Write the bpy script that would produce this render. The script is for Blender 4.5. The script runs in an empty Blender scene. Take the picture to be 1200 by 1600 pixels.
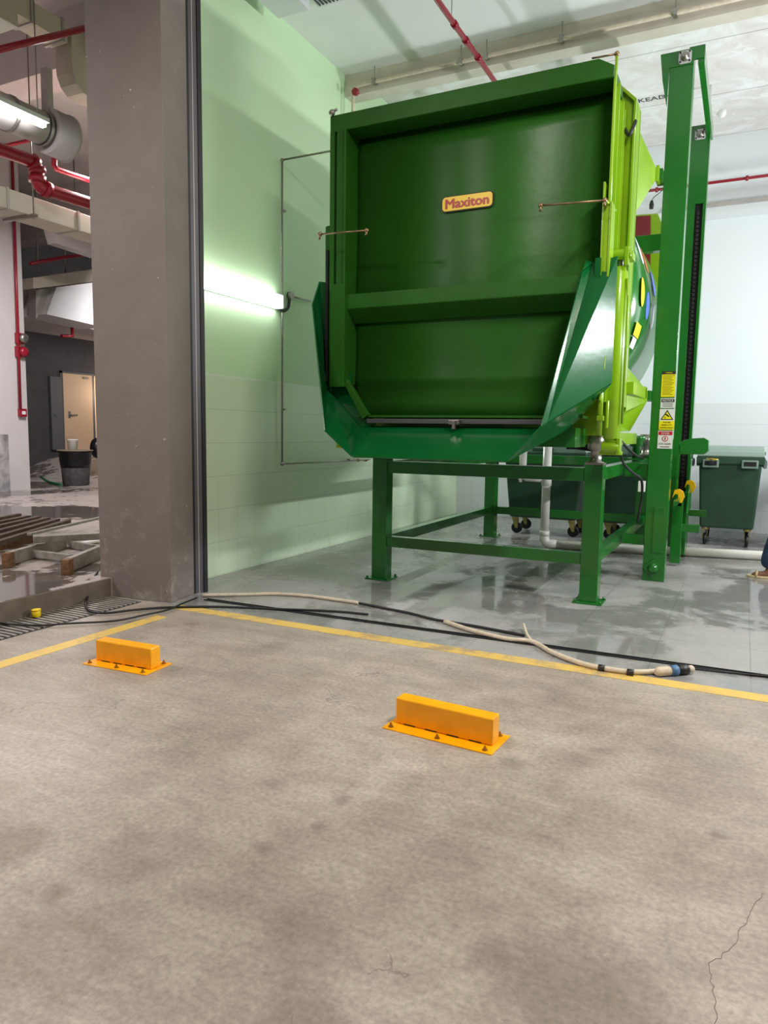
import bpy, bmesh, math, random
from mathutils import Vector, Matrix
random.seed(7)
S = bpy.context.scene
COL = S.collection
PI = math.pi

# ---------------------------------------------------------------- camera
F = 1125.0; CX, CY, H = 600.0, 800.0, 1.5
_Y = Vector((563, -116, F)).normalized()
_X = Vector((2281, 157, -F)); _X -= _X.dot(_Y) * _Y; _X.normalize()
_Z = _X.cross(_Y)
CAM = Vector((0, 0, H))
def ray(u, v):
    c = Vector((u - CX, v - CY, F)); return Vector((_X.dot(c), _Y.dot(c), _Z.dot(c)))
def GZ(u, v, z=0.0):
    r = ray(u, v); return CAM + r * ((z - H) / r.z)
def AX(u, v, x): r = ray(u, v); return CAM + r * (x / r.x)
def AY(u, v, y): r = ray(u, v); return CAM + r * (y / r.y)
cd = bpy.data.cameras.new('camera'); cam = bpy.data.objects.new('camera', cd); COL.objects.link(cam)
right = Vector((_X.x, _Y.x, _Z.x)); down = Vector((_X.y, _Y.y, _Z.y)); fwd = Vector((_X.z, _Y.z, _Z.z))
m = Matrix.Identity(4)
for i in range(3): m[i][0] = right[i]; m[i][1] = -down[i]; m[i][2] = -fwd[i]; m[i][3] = CAM[i]
cam.matrix_world = m
cd.sensor_fit = 'AUTO'; cd.sensor_width = 36; cd.lens = F * 36 / 1600; cd.clip_end = 200
S.camera = cam

# ---------------------------------------------------------------- exposure, world, lights
S.view_settings.view_transform = 'Standard'; S.view_settings.look = 'None'
S.view_settings.gamma = 1; S.view_settings.exposure = 0.0; S.view_settings.use_curve_mapping = False
W = bpy.data.worlds.new('world'); S.world = W; W.use_nodes = True
W.node_tree.nodes['Background'].inputs[0].default_value = (0.86, 0.88, 0.95, 1)
W.node_tree.nodes['Background'].inputs[1].default_value = 0.16
def area(name, loc, direction, sx, sy, power, col=(1, 1, 1)):
    l = bpy.data.lights.new(name, 'AREA'); l.shape = 'RECTANGLE'; l.size = sx; l.size_y = sy
    l.energy = power; l.color = col
    o = bpy.data.objects.new(name, l); COL.objects.link(o); o.location = loc
    o.rotation_euler = Vector(direction).to_track_quat('-Z', 'X' if abs(direction[2]) < .9 else 'Y').to_euler()
    return o
COOL = (0.93, 0.97, 1.0); WARM = (1.0, 0.92, 0.84)
area('tube_light_right_front', (3.4, 6.6, 2.95), (-1, 0, 0), .10, 1.3, 215, COOL)
area('tube_light_right_rear', (3.4, 10.3, 2.95), (-1, 0, 0), .10, 1.3, 215, COOL)
area('tube_light_left_rear', (-4.7, 10.6, 2.95), (1, 0, 0), .10, 1.3, 70, COOL)
area('parking_light', (.9, 3.1, 5.4), (-.1, .05, -1), 1.4, .16, 215, WARM)
area('parking_light', (-3.6, 1.6, 5.2), (.1, .1, -1), 1.4, .16, 100, WARM)
area('basement_light', (-9.5, 8.6, 5.6), (0, 0, -1), 1.6, .3, 430, (1, .95, .96))
area('basement_light', (-9.0, 1.0, 5.6), (0, 0, -1), 1.6, .3, 330, (1, .95, .96))
area('basement_light', (-13.0, 14.0, 4.4), (-.5, .5, -.3), 1.4, .2, 160, (.97, .97, 1))

# ---------------------------------------------------------------- materials
def newmat(name):
    mt = bpy.data.materials.new(name); mt.use_nodes = True
    nt = mt.node_tree; return mt, nt, nt.nodes['Principled BSDF']
def srgb(r, g, b):
    f = lambda c: (c / 255 / 12.92) if c / 255 <= .04045 else ((c / 255 + .055) / 1.055) ** 2.4
    return (f(r), f(g), f(b), 1)
def mat(name, col, rough=.5, metal=0, bump=0, bscale=40, var=0, vscale=3, coat=0, emit=None, estr=0):
    mt, nt, b = newmat(name)
    b.inputs['Base Color'].default_value = col; b.inputs['Roughness'].default_value = rough
    b.inputs['Metallic'].default_value = metal
    if coat: b.inputs['Coat Weight'].default_value = coat; b.inputs['Coat Roughness'].default_value = .08
    tc = nt.nodes.new('ShaderNodeTexCoord')
    if var:
        n = nt.nodes.new('ShaderNodeTexNoise'); n.inputs['Scale'].default_value = vscale; n.inputs['Detail'].default_value = 6
        nt.links.new(tc.outputs['Object'], n.inputs['Vector'])
        r = nt.nodes.new('ShaderNodeMapRange'); r.inputs[1].default_value = .3; r.inputs[2].default_value = .7
        r.inputs[3].default_value = 1 - var; r.inputs[4].default_value = 1 + var * .6
        nt.links.new(n.outputs['Fac'], r.inputs[0])
        h = nt.nodes.new('ShaderNodeHueSaturation'); h.inputs['Color'].default_value = col
        nt.links.new(r.outputs[0], h.inputs['Value']); nt.links.new(h.outputs[0], b.inputs['Base Color'])
    if bump:
        n = nt.nodes.new('ShaderNodeTexNoise'); n.inputs['Scale'].default_value = bscale; n.inputs['Detail'].default_value = 3
        nt.links.new(tc.outputs['Object'], n.inputs['Vector'])
        bp = nt.nodes.new('ShaderNodeBump'); bp.inputs['Strength'].default_value = bump; bp.inputs['Distance'].default_value = .01
        nt.links.new(n.outputs['Fac'], bp.inputs['Height']); nt.links.new(bp.outputs[0], b.inputs['Normal'])
    if emit: b.inputs['Emission Color'].default_value = emit; b.inputs['Emission Strength'].default_value = estr
    return mt
M = {}
M['green'] = mat('green_paint', srgb(30, 112, 36), .2, bump=.12, bscale=14, var=.12, vscale=2, coat=.3)
M['door_green'] = mat('door_green_paint', srgb(40, 96, 26), .38, bump=.25, bscale=7, var=.15, vscale=1.5)
M['door_green'].node_tree.nodes['Principled BSDF'].inputs['Specular IOR Level'].default_value = .28
M['chute'] = mat('chute_green_paint', srgb(12, 92, 42), .17, bump=.05, bscale=14, var=.1, vscale=3)
M['lime'] = mat('lime_paint', srgb(138, 182, 20), .28, bump=.15, bscale=18, var=.1, vscale=3, coat=.3)
M['orange'] = mat('orange_yellow_paint', srgb(255, 174, 0), .35, bump=.1, bscale=60, var=.1, vscale=14)
M['boltpaint'] = mat('rusted_orange_bolt', srgb(170, 120, 40), .5, metal=.4)
M['hook'] = mat('yellow_hook_paint', srgb(245, 190, 10), .35)
M['bingreen'] = mat('bin_plastic', srgb(44, 74, 55), .42, bump=.1, bscale=90, var=.15, vscale=5)
M['binlid'] = mat('bin_lid_plastic', srgb(128, 148, 136), .45, bump=.1, bscale=90)
M['black'] = mat('black_rubber', srgb(22, 22, 24), .5)
M['blackmat'] = mat('black_void', srgb(14, 13, 14), .8)
M['steel'] = mat('steel', srgb(160, 155, 148), .35, metal=.9, var=.2, vscale=30)
M['brass'] = mat('dull_brass_tube', srgb(150, 125, 95), .35, metal=.8)
M['white'] = mat('white_plastic', srgb(235, 235, 232), .4)
M['pvc'] = mat('white_pvc', srgb(226, 222, 214), .35, var=.08, vscale=9)
M['red'] = mat('red_paint', srgb(150, 22, 42), .3, var=.1, vscale=20)
M['maroon'] = mat('maroon_paint', srgb(130, 34, 40), .4)
M['duct'] = mat('galvanised_duct', srgb(176, 168, 164), .45, metal=.25, var=.1, vscale=3)
M['duct_white'] = mat('pale_duct', srgb(222, 218, 220), .5, var=.05)
M['ductbeige'] = mat('insulated_duct', srgb(196, 186, 172), .7, var=.1, vscale=2)
M['fixture'] = mat('fixture_white', srgb(225, 228, 230), .4)
M['lamp'] = mat('lamp_tube', (1, 1, 1, 1), .4, emit=(.95, .98, 1, 1),  estr=10)
M['lampb'] = mat('lamp_tube_basement', (1, 1, 1, 1), .4, emit=(.95, .97, 1, 1), estr=34)
M['frame'] = mat('shutter_frame_metal', srgb(92, 90, 94), .4, metal=.3)
M['frame_black'] = mat('shutter_gasket', srgb(24, 24, 28), .5)
M['cream'] = mat('cream_hose', srgb(214, 200, 176), .6, bump=.3, bscale=200, var=.15, vscale=25)
M['blue'] = mat('blue_tape', srgb(70, 110, 150), .5)
M['binbag'] = mat('black_bag', srgb(20, 21, 24), .28, bump=.8, bscale=25)
M['bingrey'] = mat('dusty_bin', srgb(72, 70, 70), .8, var=.4, vscale=12)
M['ply'] = mat('plywood', srgb(150, 134, 112), .8, var=.2, vscale=14)
M['wood'] = mat('worn_timber', srgb(124, 90, 60), .8, var=.5, vscale=30)
M['alu'] = mat('dirty_aluminium', srgb(160, 154, 144), .5, metal=.3, var=.3, vscale=12)
M['bar'] = mat('rusty_steel_bar', srgb(92, 76, 66), .7, metal=.2, var=.3, vscale=14)
M['zinc'] = mat('zinc_castor', srgb(176, 160, 96), .4, metal=.5)
M['yellow'] = mat('yellow_plastic', srgb(232, 200, 10), .4)
M['hosegreen'] = mat('green_hose', srgb(30, 130, 80), .4)
M['darkwall'] = mat('dark_wall_paint', srgb(62, 58, 60), .8, var=.2)  # dark grey wall colour, tone varies at random
M['door'] = mat('beige_door', srgb(190, 160, 130), .5)
M['greydoor'] = mat('grey_cabinet', srgb(84, 82, 86), .5)
M['skin'] = mat('skin', srgb(128, 88, 68), .5)
M['sandal'] = mat('sandal', srgb(205, 185, 140), .6)
M['shirt'] = mat('shirt_fabric', srgb(110, 112, 118), .9)
M['hair'] = mat('hair', srgb(20, 16, 14), .7)
M['jeans'] = mat('jeans_denim', srgb(44, 66, 104), .85, bump=.3, bscale=220, var=.5, vscale=16)
M['sign_yellow'] = mat('sign_yellow', srgb(240, 222, 10), .4)
M['sign_white'] = mat('sign_white', srgb(222, 220, 224), .4)
M['sign_red'] = mat('sign_red', srgb(190, 20, 36), .4)
M['sign_dark'] = mat('sign_dark', srgb(40, 36, 30), .5)
M['logo_yellow'] = mat('logo_yellow', srgb(244, 206, 20), .35)
M['logo_red'] = mat('logo_red', srgb(178, 22, 22), .35)
M['ink'] = mat('ink', srgb(70, 72, 74), .8)
M['st_blue'] = mat('sticker_blue', srgb(86, 112, 214), .4)
M['st_orange'] = mat('sticker_orange', srgb(216, 130, 80), .4)
M['st_white'] = mat('sticker_white', srgb(226, 232, 246), .4)
M['warmlit'] = mat('doorway_light_tint', srgb(240, 205, 165), .7)  # warm doorway light put into the colour
M['brush'] = mat('brass_padlock', srgb(200, 160, 60), .35, metal=.7)
M['brown'] = mat('wet_concrete_edge', srgb(110, 98, 84), .7, var=.3, vscale=6)

def N(nt, t, **kw):
    n = nt.nodes.new(t)
    for k, v in kw.items(): setattr(n, k, v)
    return n
def noise(nt, vec, scale, detail=6, rough=.55, dist=0):
    n = N(nt, 'ShaderNodeTexNoise'); n.inputs['Scale'].default_value = scale; n.inputs['Detail'].default_value = detail
    n.inputs['Roughness'].default_value = rough; n.inputs['Distortion'].default_value = dist
    nt.links.new(vec, n.inputs['Vector']); return n.outputs['Fac']
def ramp(nt, fac, stops):
    r = N(nt, 'ShaderNodeValToRGB'); e = r.color_ramp.elements
    while len(e) < len(stops): e.new(.5)
    for el, (p, c) in zip(e, stops): el.position = p; el.color = c if len(c) == 4 else (*c, 1)
    nt.links.new(fac, r.inputs[0]); return r.outputs[0]
def g(v): return (v, v, v, 1)
def mix(nt, fac, a, b, mode='MIX'):
    n = N(nt, 'ShaderNodeMix', data_type='RGBA', blend_type=mode)
    if isinstance(fac, (int, float)): n.inputs[0].default_value = fac
    else: nt.links.new(fac, n.inputs[0])
    for s, i in ((a, 6), (b, 7)):
        if isinstance(s, tuple): n.inputs[i].default_value = s
        else: nt.links.new(s, n.inputs[i])
    return n.outputs[2]
def mth(nt, op, a, b=0.0, c=None):
    n = N(nt, 'ShaderNodeMath', operation=op)
    for i, s in enumerate((a, b) if c is None else (a, b, c)):
        if isinstance(s, (int, float)): n.inputs[i].default_value = s
        else: nt.links.new(s, n.inputs[i])
    return n.outputs[0]
def pos(nt):
    return N(nt, 'ShaderNodeNewGeometry').outputs['Position']
def sep(nt, v):
    s = N(nt, 'ShaderNodeSeparateXYZ'); nt.links.new(v, s.inputs[0]); return s.outputs
def bump(nt, b, h, s=.2, d=.01):
    bp = N(nt, 'ShaderNodeBump'); bp.inputs['Strength'].default_value = s; bp.inputs['Distance'].default_value = d
    nt.links.new(h, bp.inputs['Height']); nt.links.new(bp.outputs[0], b.inputs['Normal'])
def mapping(nt, v, sc, loc=(0, 0, 0)):
    n = N(nt, 'ShaderNodeMapping'); n.inputs['Scale'].default_value = sc; n.inputs['Location'].default_value = loc
    nt.links.new(v, n.inputs['Vector']); return n.outputs[0]
def blot(nt, p, x, y, r, wob, soft=.5):
    """irregular stain or painted shadow of radius r at a floor position"""
    s = sep(nt, p)
    dx = mth(nt, 'SUBTRACT', s[0], x); dy = mth(nt, 'SUBTRACT', s[1], y)
    d = mth(nt, 'SQRT', mth(nt, 'ADD', mth(nt, 'MULTIPLY', dx, dx), mth(nt, 'MULTIPLY', dy, dy)))
    d = mth(nt, 'ADD', d, mth(nt, 'MULTIPLY', mth(nt, 'SUBTRACT', wob, .5), r * 2.2))
    n = N(nt, 'ShaderNodeMapRange', interpolation_type='SMOOTHSTEP'); nt.links.new(d, n.inputs[0])
    n.inputs[1].default_value = r * (1 + soft * .5); n.inputs[2].default_value = r * (1 - soft)
    return n.outputs[0]
def concrete():
    mt, nt, b = newmat('screed_concrete'); p = pos(nt)
    big = noise(nt, p, .8, 6, .6); med = noise(nt, p, 4, 8, .65, .4); fine = noise(nt, p, 45, 6, .7)
    c = ramp(nt, big, [(.3, srgb(136, 125, 112)), (.5, srgb(160, 150, 137)), (.72, srgb(180, 172, 160))])
    c = mix(nt, .55, c, ramp(nt, med, [(.3, g(.36)), (.5, g(.5)), (.7, g(.62))]), 'OVERLAY')
    c = mix(nt, .7, c, ramp(nt, fine, [(.3, g(.30)), (.65, g(.62))]), 'OVERLAY')
    st = mapping(nt, p, (.7, 3.5, 1)); sw = noise(nt, st, 2.2, 9, .7, 1.2)
    c = mix(nt, .6, c, ramp(nt, sw, [(.35, g(.42)), (.62, g(.56))]), 'OVERLAY')
    w = noise(nt, p, 7, 8, .75, .6)
    w2 = noise(nt, p, 20, 8, .8, 1.0)
    for u, v_, r, a in ((900, 1560, .26, .38), (800, 1490, .10, .3), (480, 1480, .16, .34), (470, 1590, .12, .3), (415, 1325, .05, .4), (535, 1250, .045, .5), (500, 1292, .045, .5), (428, 1225, .06, .35), (90, 1395, .05, .5), (20, 1320, .16, .35), (240, 1330, .2, .2), (1122, 1305, .035, .5), (895, 1187, .09, .3), (938, 1173, .05, .3), (800, 1190, .07, .35), (300, 1180, .05, .3), (220, 972, .12, .55), (300, 975, .07, .35), (60, 1500, .25, .2), (650, 1320, .3, .15), (1100, 1230, .25, .15), (430, 1010, .12, .2)):  # stains, plus the near wheel stop's cast shadow painted at its right end
        q = GZ(u, v_)
        c = mix(nt, mth(nt, 'MULTIPLY', blot(nt, p, q.x, q.y, r, w if r > .1 else w2, .5 if r > .1 else 1.0), a), c, srgb(88, 78, 68))
    # thin cracks and scuffs
    v = N(nt, 'ShaderNodeTexVoronoi', feature='DISTANCE_TO_EDGE'); v.inputs['Scale'].default_value = .55
    wv = N(nt, 'ShaderNodeVectorMath', operation='ADD')
    nn = N(nt, 'ShaderNodeTexNoise'); nn.inputs['Scale'].default_value = 3; nn.inputs['Detail'].default_value = 8; nt.links.new(p, nn.inputs['Vector'])
    nt.links.new(p, wv.inputs[0]); nt.links.new(nn.outputs['Color'], wv.inputs[1]); nt.links.new(wv.outputs[0], v.inputs['Vector'])
    cr = mth(nt, 'LESS_THAN', v.outputs[0], .0022)
    cr = mth(nt, 'MULTIPLY', cr, mth(nt, 'GREATER_THAN', noise(nt, p, .7, 2), .56))
    c = mix(nt, mth(nt, 'MULTIPLY', cr, .5), c, srgb(95, 86, 76))
    sp = noise(nt, p, 26, 3, .6); sm = noise(nt, mapping(nt, p, (1, 1, 1), (9, 4, 0)), 2.4, 4, .6)
    spots = mth(nt, 'MULTIPLY', mth(nt, 'GREATER_THAN', sp, .70), mth(nt, 'GREATER_THAN', sm, .55))
    c = mix(nt, mth(nt, 'MULTIPLY', spots, .35), c, srgb(110, 96, 80))
    nt.links.new(c, b.inputs['Base Color'])
    nt.links.new(ramp(nt, med, [(.3, g(.42)), (.7, g(.62))]), b.inputs['Roughness'])
    bump(nt, b, fine, .12, .004); return mt
def wetfloor(name, dry, wet, t0, t1, tiles=True, lscale=1.0):
    mt, nt, b = newmat(name); p = pos(nt)
    a = noise(nt, p, lscale, 5, .6, .6); bb = noise(nt, p, 5, 6, .65)
    mask = mth(nt, 'ADD', a, mth(nt, 'MULTIPLY', mth(nt, 'SUBTRACT', bb, .5), .35))
    wetm = N(nt, 'ShaderNodeMapRange', interpolation_type='SMOOTHSTEP'); nt.links.new(mask, wetm.inputs[0])
    wetm.inputs[1].default_value = t0; wetm.inputs[2].default_value = t1; wm = wetm.outputs[0]
    fine = noise(nt, p, 18, 6, .7)
    c = mix(nt, .5, mix(nt, wm, dry, wet), ramp(nt, fine, [(.3, g(.4)), (.65, g(.56))]), 'OVERLAY')
    c = mix(nt, .4, c, ramp(nt, noise(nt, p, 2.5, 6, .6), [(.3, g(.38)), (.7, g(.6))]), 'OVERLAY')
    h = fine
    if tiles:
        s = sep(nt, p)
        def line(co, per, off):
            f = mth(nt, 'FRACT', mth(nt, 'DIVIDE', mth(nt, 'ADD', co, off), per))
            return mth(nt, 'LESS_THAN', mth(nt, 'ABSOLUTE', mth(nt, 'SUBTRACT', f, .5)), .0035 / per)
        ln = mth(nt, 'MAXIMUM', line(s[0], .6, .17), line(s[1], .6, .05))
        c = mix(nt, mth(nt, 'MULTIPLY', ln, .45), c, srgb(96, 94, 92))
    nt.links.new(c, b.inputs['Base Color'])
    ro = mix(nt, wm, ramp(nt, bb, [(.3, g(.30)), (.7, g(.5))]), g(.07))
    nt.links.new(ro, b.inputs['Roughness'])
    mm = mth(nt, 'MULTIPLY', h, mth(nt, 'SUBTRACT', 1.0, wm))
    bump(nt, b, mm, .15, .004); return mt
def tiledwall(name, paint, tile):
    """paint above a tiled dado; joints every .3 m across and .3 m up, dado top at 2.05 m"""
    mt, nt, b = newmat(name); p = pos(nt); s = sep(nt, p)
    along = mth(nt, 'ADD', s[0], s[1])
    def line(co, per, off, w):
        f = mth(nt, 'FRACT', mth(nt, 'DIVIDE', mth(nt, 'ADD', co, off), per))
        return mth(nt, 'LESS_THAN', mth(nt, 'ABSOLUTE', mth(nt, 'SUBTRACT', f, .5)), w / per)
    low = mth(nt, 'LESS_THAN', s[2], 2.05)
    ln = mth(nt, 'MAXIMUM', line(s[2], .34, -.01 + .17, .003), mth(nt, 'MULTIPLY', line(along, .3, .0, .002), mth(nt, 'LESS_THAN', s[2], 1.03)))
    ln = mth(nt, 'MULTIPLY', ln, low)
    edge = mth(nt, 'LESS_THAN', mth(nt, 'ABSOLUTE', mth(nt, 'SUBTRACT', s[2], 2.05)), .008)
    seam = mth(nt, 'LESS_THAN', mth(nt, 'ABSOLUTE', mth(nt, 'SUBTRACT', s[2], 3.06)), .005)
    c = mix(nt, low, paint, tile)
    c = mix(nt, .25, c, ramp(nt, noise(nt, p, 1.5, 5), [(.3, g(.45)), (.7, g(.55))]), 'OVERLAY')
    c = mix(nt, mth(nt, 'MULTIPLY', ln, .28), c, srgb(120, 125, 112))
    dirt = mth(nt, 'MULTIPLY', ramp(nt, s[2], [(0, g(1)), (.5, g(0))]), ramp(nt, noise(nt, p, 9, 6, .7), [(.55, g(0)), (.75, g(1))]))
    c = mix(nt, mth(nt, 'MULTIPLY', dirt, .5), c, srgb(150, 150, 120))
    c = mix(nt, mth(nt, 'MULTIPLY', edge, .6), c, srgb(240, 245, 238))
    nt.links.new(c, b.inputs['Base Color'])
    nt.links.new(mix(nt, low, g(.5), g(.25)), b.inputs['Roughness'])
    bump(nt, b, mth(nt, 'SUBTRACT', 1.0, ln), .3, .003); return mt
def soffit_mat():
    mt, nt, b = newmat('soffit_panels'); p = pos(nt); s = sep(nt, p)
    f = mth(nt, 'FRACT', mth(nt, 'DIVIDE', mth(nt, 'ADD', s[1], -9.72 + .75), 1.5))
    ln = mth(nt, 'LESS_THAN', mth(nt, 'ABSOLUTE', mth(nt, 'SUBTRACT', f, .5)), .006)
    c = ramp(nt, noise(nt, p, 1.7, 7, .7, 1), [(.3, srgb(212, 206, 200)), (.5, srgb(226, 222, 218)), (.62, srgb(236, 236, 234))])
    pat = mth(nt, 'GREATER_THAN', noise(nt, mapping(nt, p, (1, 2.2, 1)), 2.4, 3, .5, .6), .63)
    c = mix(nt, mth(nt, 'MULTIPLY', pat, .6), c, srgb(244, 244, 244))
    c = mix(nt, mth(nt, 'MULTIPLY', ln, .6), c, srgb(130, 126, 122))
    nt.links.new(c, b.inputs['Base Color']); b.inputs['Roughness'].default_value = .8; return mt
def plaster(name, c1, c2, scale=1.6, rough=.7, scuff=0):
    mt, nt, b = newmat(name); p = pos(nt)
    c = ramp(nt, noise(nt, p, scale, 7, .6, .5), [(.3, c1), (.7, c2)])
    if scuff:
        z = sep(nt, p)[2]
        sc = mth(nt, 'MULTIPLY', ramp(nt, z, [(.15, g(1)), (.95, g(.12))]), ramp(nt, noise(nt, p, 5, 9, .75, .5), [(.52, g(0)), (.72, g(1))]))
        c = mix(nt, mth(nt, 'MULTIPLY', sc, scuff), c, srgb(185, 178, 165))
        dots = mth(nt, 'GREATER_THAN', noise(nt, p, 30, 2, .5), .76)
        c = mix(nt, mth(nt, 'MULTIPLY', dots, .8), c, srgb(205, 200, 190))
    nt.links.new(c, b.inputs['Base Color']); b.inputs['Roughness'].default_value = rough
    bump(nt, b, noise(nt, p, 60, 4), .08, .004); return mt
def worn_line():
    mt, nt, b = newmat('worn_yellow_line'); p = pos(nt)
    n1 = noise(nt, p, 9, 8, .75, .3); n2 = noise(nt, p, 2.0, 4, .6)
    f = mth(nt, 'ADD', n1, mth(nt, 'MULTIPLY', mth(nt, 'SUBTRACT', n2, .5), .7))
    c = ramp(nt, f, [(.34, srgb(170, 150, 112)), (.47, srgb(212, 178, 96)), (.75, srgb(224, 190, 84))])
    nt.links.new(c, b.inputs['Base Color']); b.inputs['Roughness'].default_value = .55; return mt
M['concrete'] = concrete()
M['wet'] = wetfloor('wet_tile_floor', srgb(160, 158, 155), srgb(130, 129, 126), .42, .58)
M['slab'] = wetfloor('slab_concrete', srgb(170, 160, 154), srgb(96, 88, 82), .50, .55, False, .45)
M['wall_left'] = tiledwall('left_wall_bounce_tint', srgb(206, 234, 192), srgb(218, 236, 204))  # white wall; green light bounced off the machine is put into both colours
M['wall_back'] = tiledwall('back_wall_paint', srgb(228, 232, 236), srgb(222, 226, 228))
M['ceil'] = plaster('ceiling_paint', srgb(238, 239, 238), srgb(243, 244, 243), 1)
M['soffit'] = soffit_mat()
M['beige'] = plaster('beam_plaster', srgb(206, 196, 180), srgb(222, 214, 200), 3)
M['taupe'] = plaster('taupe_paint', srgb(122, 112, 105), srgb(130, 121, 113), 2, .6, .7)
M['bwall'] = plaster('basement_white', srgb(196, 190, 192), srgb(206, 200, 202), .8)
M['bceil'] = plaster('basement_ceiling', srgb(196, 186, 184), srgb(212, 202, 200), .6)
M['line'] = worn_line()

# ---------------------------------------------------------------- mesh helpers
class MB:
    def __init__(s): s.bm = bmesh.new()
    def poly(s, pts):
        vs = [s.bm.verts.new(Vector(p)) for p in pts]; return s.bm.faces.new(vs)
    def box(s, a, b):
        (x0, y0, z0), (x1, y1, z1) = a, b
        x0, x1 = sorted((x0, x1)); y0, y1 = sorted((y0, y1)); z0, z1 = sorted((z0, z1))
        return s.prism([(x0, y0, z0), (x1, y0, z0), (x1, y0, z1), (x0, y0, z1)], (0, y1 - y0, 0))
    def prism(s, pts, off):
        off = Vector(off); A = [s.bm.verts.new(Vector(p)) for p in pts]; B = [s.bm.verts.new(Vector(p) + off) for p in pts]
        n = len(pts); s.bm.faces.new(A); s.bm.faces.new(B[::-1])
        for i in range(n):
            j = (i + 1) % n; s.bm.faces.new([A[j], A[i], B[i], B[j]])
        return s
    def plate(s, pts, t):
        """polygon sheet with thickness t along its normal"""
        P = [Vector(p) for p in pts]; n = (P[1] - P[0]).cross(P[-1] - P[0]).normalized()
        return s.prism(P, n * t)
    def hull(s, A, B):
        """loft between two loops of equal length, capped"""
        a = [s.bm.verts.new(Vector(p)) for p in A]; b = [s.bm.verts.new(Vector(p)) for p in B]; n = len(a)
        s.bm.faces.new(a); s.bm.faces.new(b[::-1])
        for i in range(n):
            j = (i + 1) % n; s.bm.faces.new([a[j], a[i], b[i], b[j]])
        return s
    def bar(s, p, q, w, h, up=(0, 0, 1)):
        p, q = Vector(p), Vector(q); d = (q - p).normalized(); up = Vector(up)
        if abs(d.dot(up)) > .98: up = Vector((0, 1, 0))
        sd = d.cross(up).normalized(); u = sd.cross(d).normalized()
        return s.prism([p + sd * w / 2 * a + u * h / 2 * b for a, b in ((-1, -1), (1, -1), (1, 1), (-1, 1))], q - p)
    def tube(s, pts, r, n=12, caps=True):
        P = [Vector(p) for p in pts]; R = r if isinstance(r, (list, tuple)) else [r] * len(P)
        rings = []; ref = None
        for i, p in enumerate(P):
            if i == 0: d = P[1] - P[0]
            elif i == len(P) - 1: d = P[-1] - P[-2]
            else: d = (P[i] - P[i - 1]).normalized() + (P[i + 1] - P[i]).normalized()
            d.normalize()
            if ref is None: ref = Vector((0, 0, 1)) if abs(d.z) < .9 else Vector((1, 0, 0))
            a = d.cross(ref)
            if a.length < 1e-4: a = d.orthogonal()
            a.normalize(); bb = a.cross(d).normalized(); ref = bb
            rings.append([s.bm.verts.new(p + (a * math.cos(t) + bb * math.sin(t)) * R[i]) for t in [2 * PI * k / n for k in range(n)]])
        for A, B in zip(rings, rings[1:]):
            for k in range(n): s.bm.faces.new([A[k], A[(k + 1) % n], B[(k + 1) % n], B[k]]).smooth = True
        if caps: s.bm.faces.new(rings[0][::-1]); s.bm.faces.new(rings[-1])
        return s
    def lathe(s, c, prof, axis=(0, 0, 1), n=24):
        """prof = [(r, h)...] about axis through c"""
        ax = Vector(axis).normalized(); pts = [Vector(c) + ax * h for r, h in prof]
        a = ax.orthogonal().normalized(); b = ax.cross(a)
        rings = [[s.bm.verts.new(p + (a * math.cos(2 * PI * k / n) + b * math.sin(2 * PI * k / n)) * max(r, 1e-4)) for k in range(n)] for p, (r, h) in zip(pts, prof)]
        for A, B in zip(rings, rings[1:]):
            for k in range(n): s.bm.faces.new([A[k], A[(k + 1) % n], B[(k + 1) % n], B[k]]).smooth = True
        s.bm.faces.new(rings[0][::-1]); s.bm.faces.new(rings[-1]); return s
    def sphere(s, c, r, sc=(1, 1, 1), n=16):
        t = bmesh.ops.create_uvsphere(s.bm, u_segments=n, v_segments=n // 2 + 2, radius=r)
        for v in t['verts']: v.co = Vector((v.co.x * sc[0], v.co.y * sc[1], v.co.z * sc[2])) + Vector(c)
        for f_ in {f for v in t['verts'] for f in v.link_faces}: f_.smooth = True
        return s
    def build(s, name, mt, parent=None, bevel=0, seg=2):
        bmesh.ops.recalc_face_normals(s.bm, faces=s.bm.faces)
        me = bpy.data.meshes.new(name)
        o = bpy.data.objects.new(name, me); COL.objects.link(o)
        if parent is not None:
            off = WORLD[parent.name]; o.parent = parent
            bmesh.ops.translate(s.bm, verts=s.bm.verts, vec=-off); WORLD[o.name] = off
        else: WORLD[o.name] = Vector((0, 0, 0))
        s.bm.to_mesh(me); s.bm.free()
        me.materials.append(M[mt] if isinstance(mt, str) else mt)
        if bevel:
            b = o.modifiers.new('bevel', 'BEVEL'); b.width = bevel; b.segments = seg; b.limit_method = 'ANGLE'; b.angle_limit = .6
        return o
WORLD = {}
def tag(o, label, cat, group=None, kind=None):
    o['label'] = label; o['category'] = cat
    if group: o['group'] = group
    if kind: o['kind'] = kind
    return o
def thing(name, loc, label, cat, group=None):
    o = bpy.data.objects.new(name, None); COL.objects.link(o); o.location = loc; o.empty_display_size = .1
    WORLD[o.name] = Vector(loc); return tag(o, label, cat, group)
def struct(name, mb, mt, bevel=0):
    o = mb.build(name, mt, None, bevel); o['kind'] = 'structure'; return o
def copy_thing(o, loc, label, rotz=None):
    c = o.copy(); COL.objects.link(c); c.location = loc; c['label'] = label
    if rotz is not None: c.rotation_euler.z = rotz
    WORLD[c.name] = Vector(loc)
    for ch in list(o.children):
        d = ch.copy(); COL.objects.link(d); d.parent = c
        for gch in list(ch.children):
            e = gch.copy(); COL.objects.link(e); e.parent = d
    return c
def arc(c, r, a0, a1, u, v, n=8):
    c, u, v = Vector(c), Vector(u), Vector(v)
    return [c + (u * math.cos(a0 + (a1 - a0) * i / n) + v * math.sin(a0 + (a1 - a0) * i / n)) * r for i in range(n + 1)]
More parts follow.
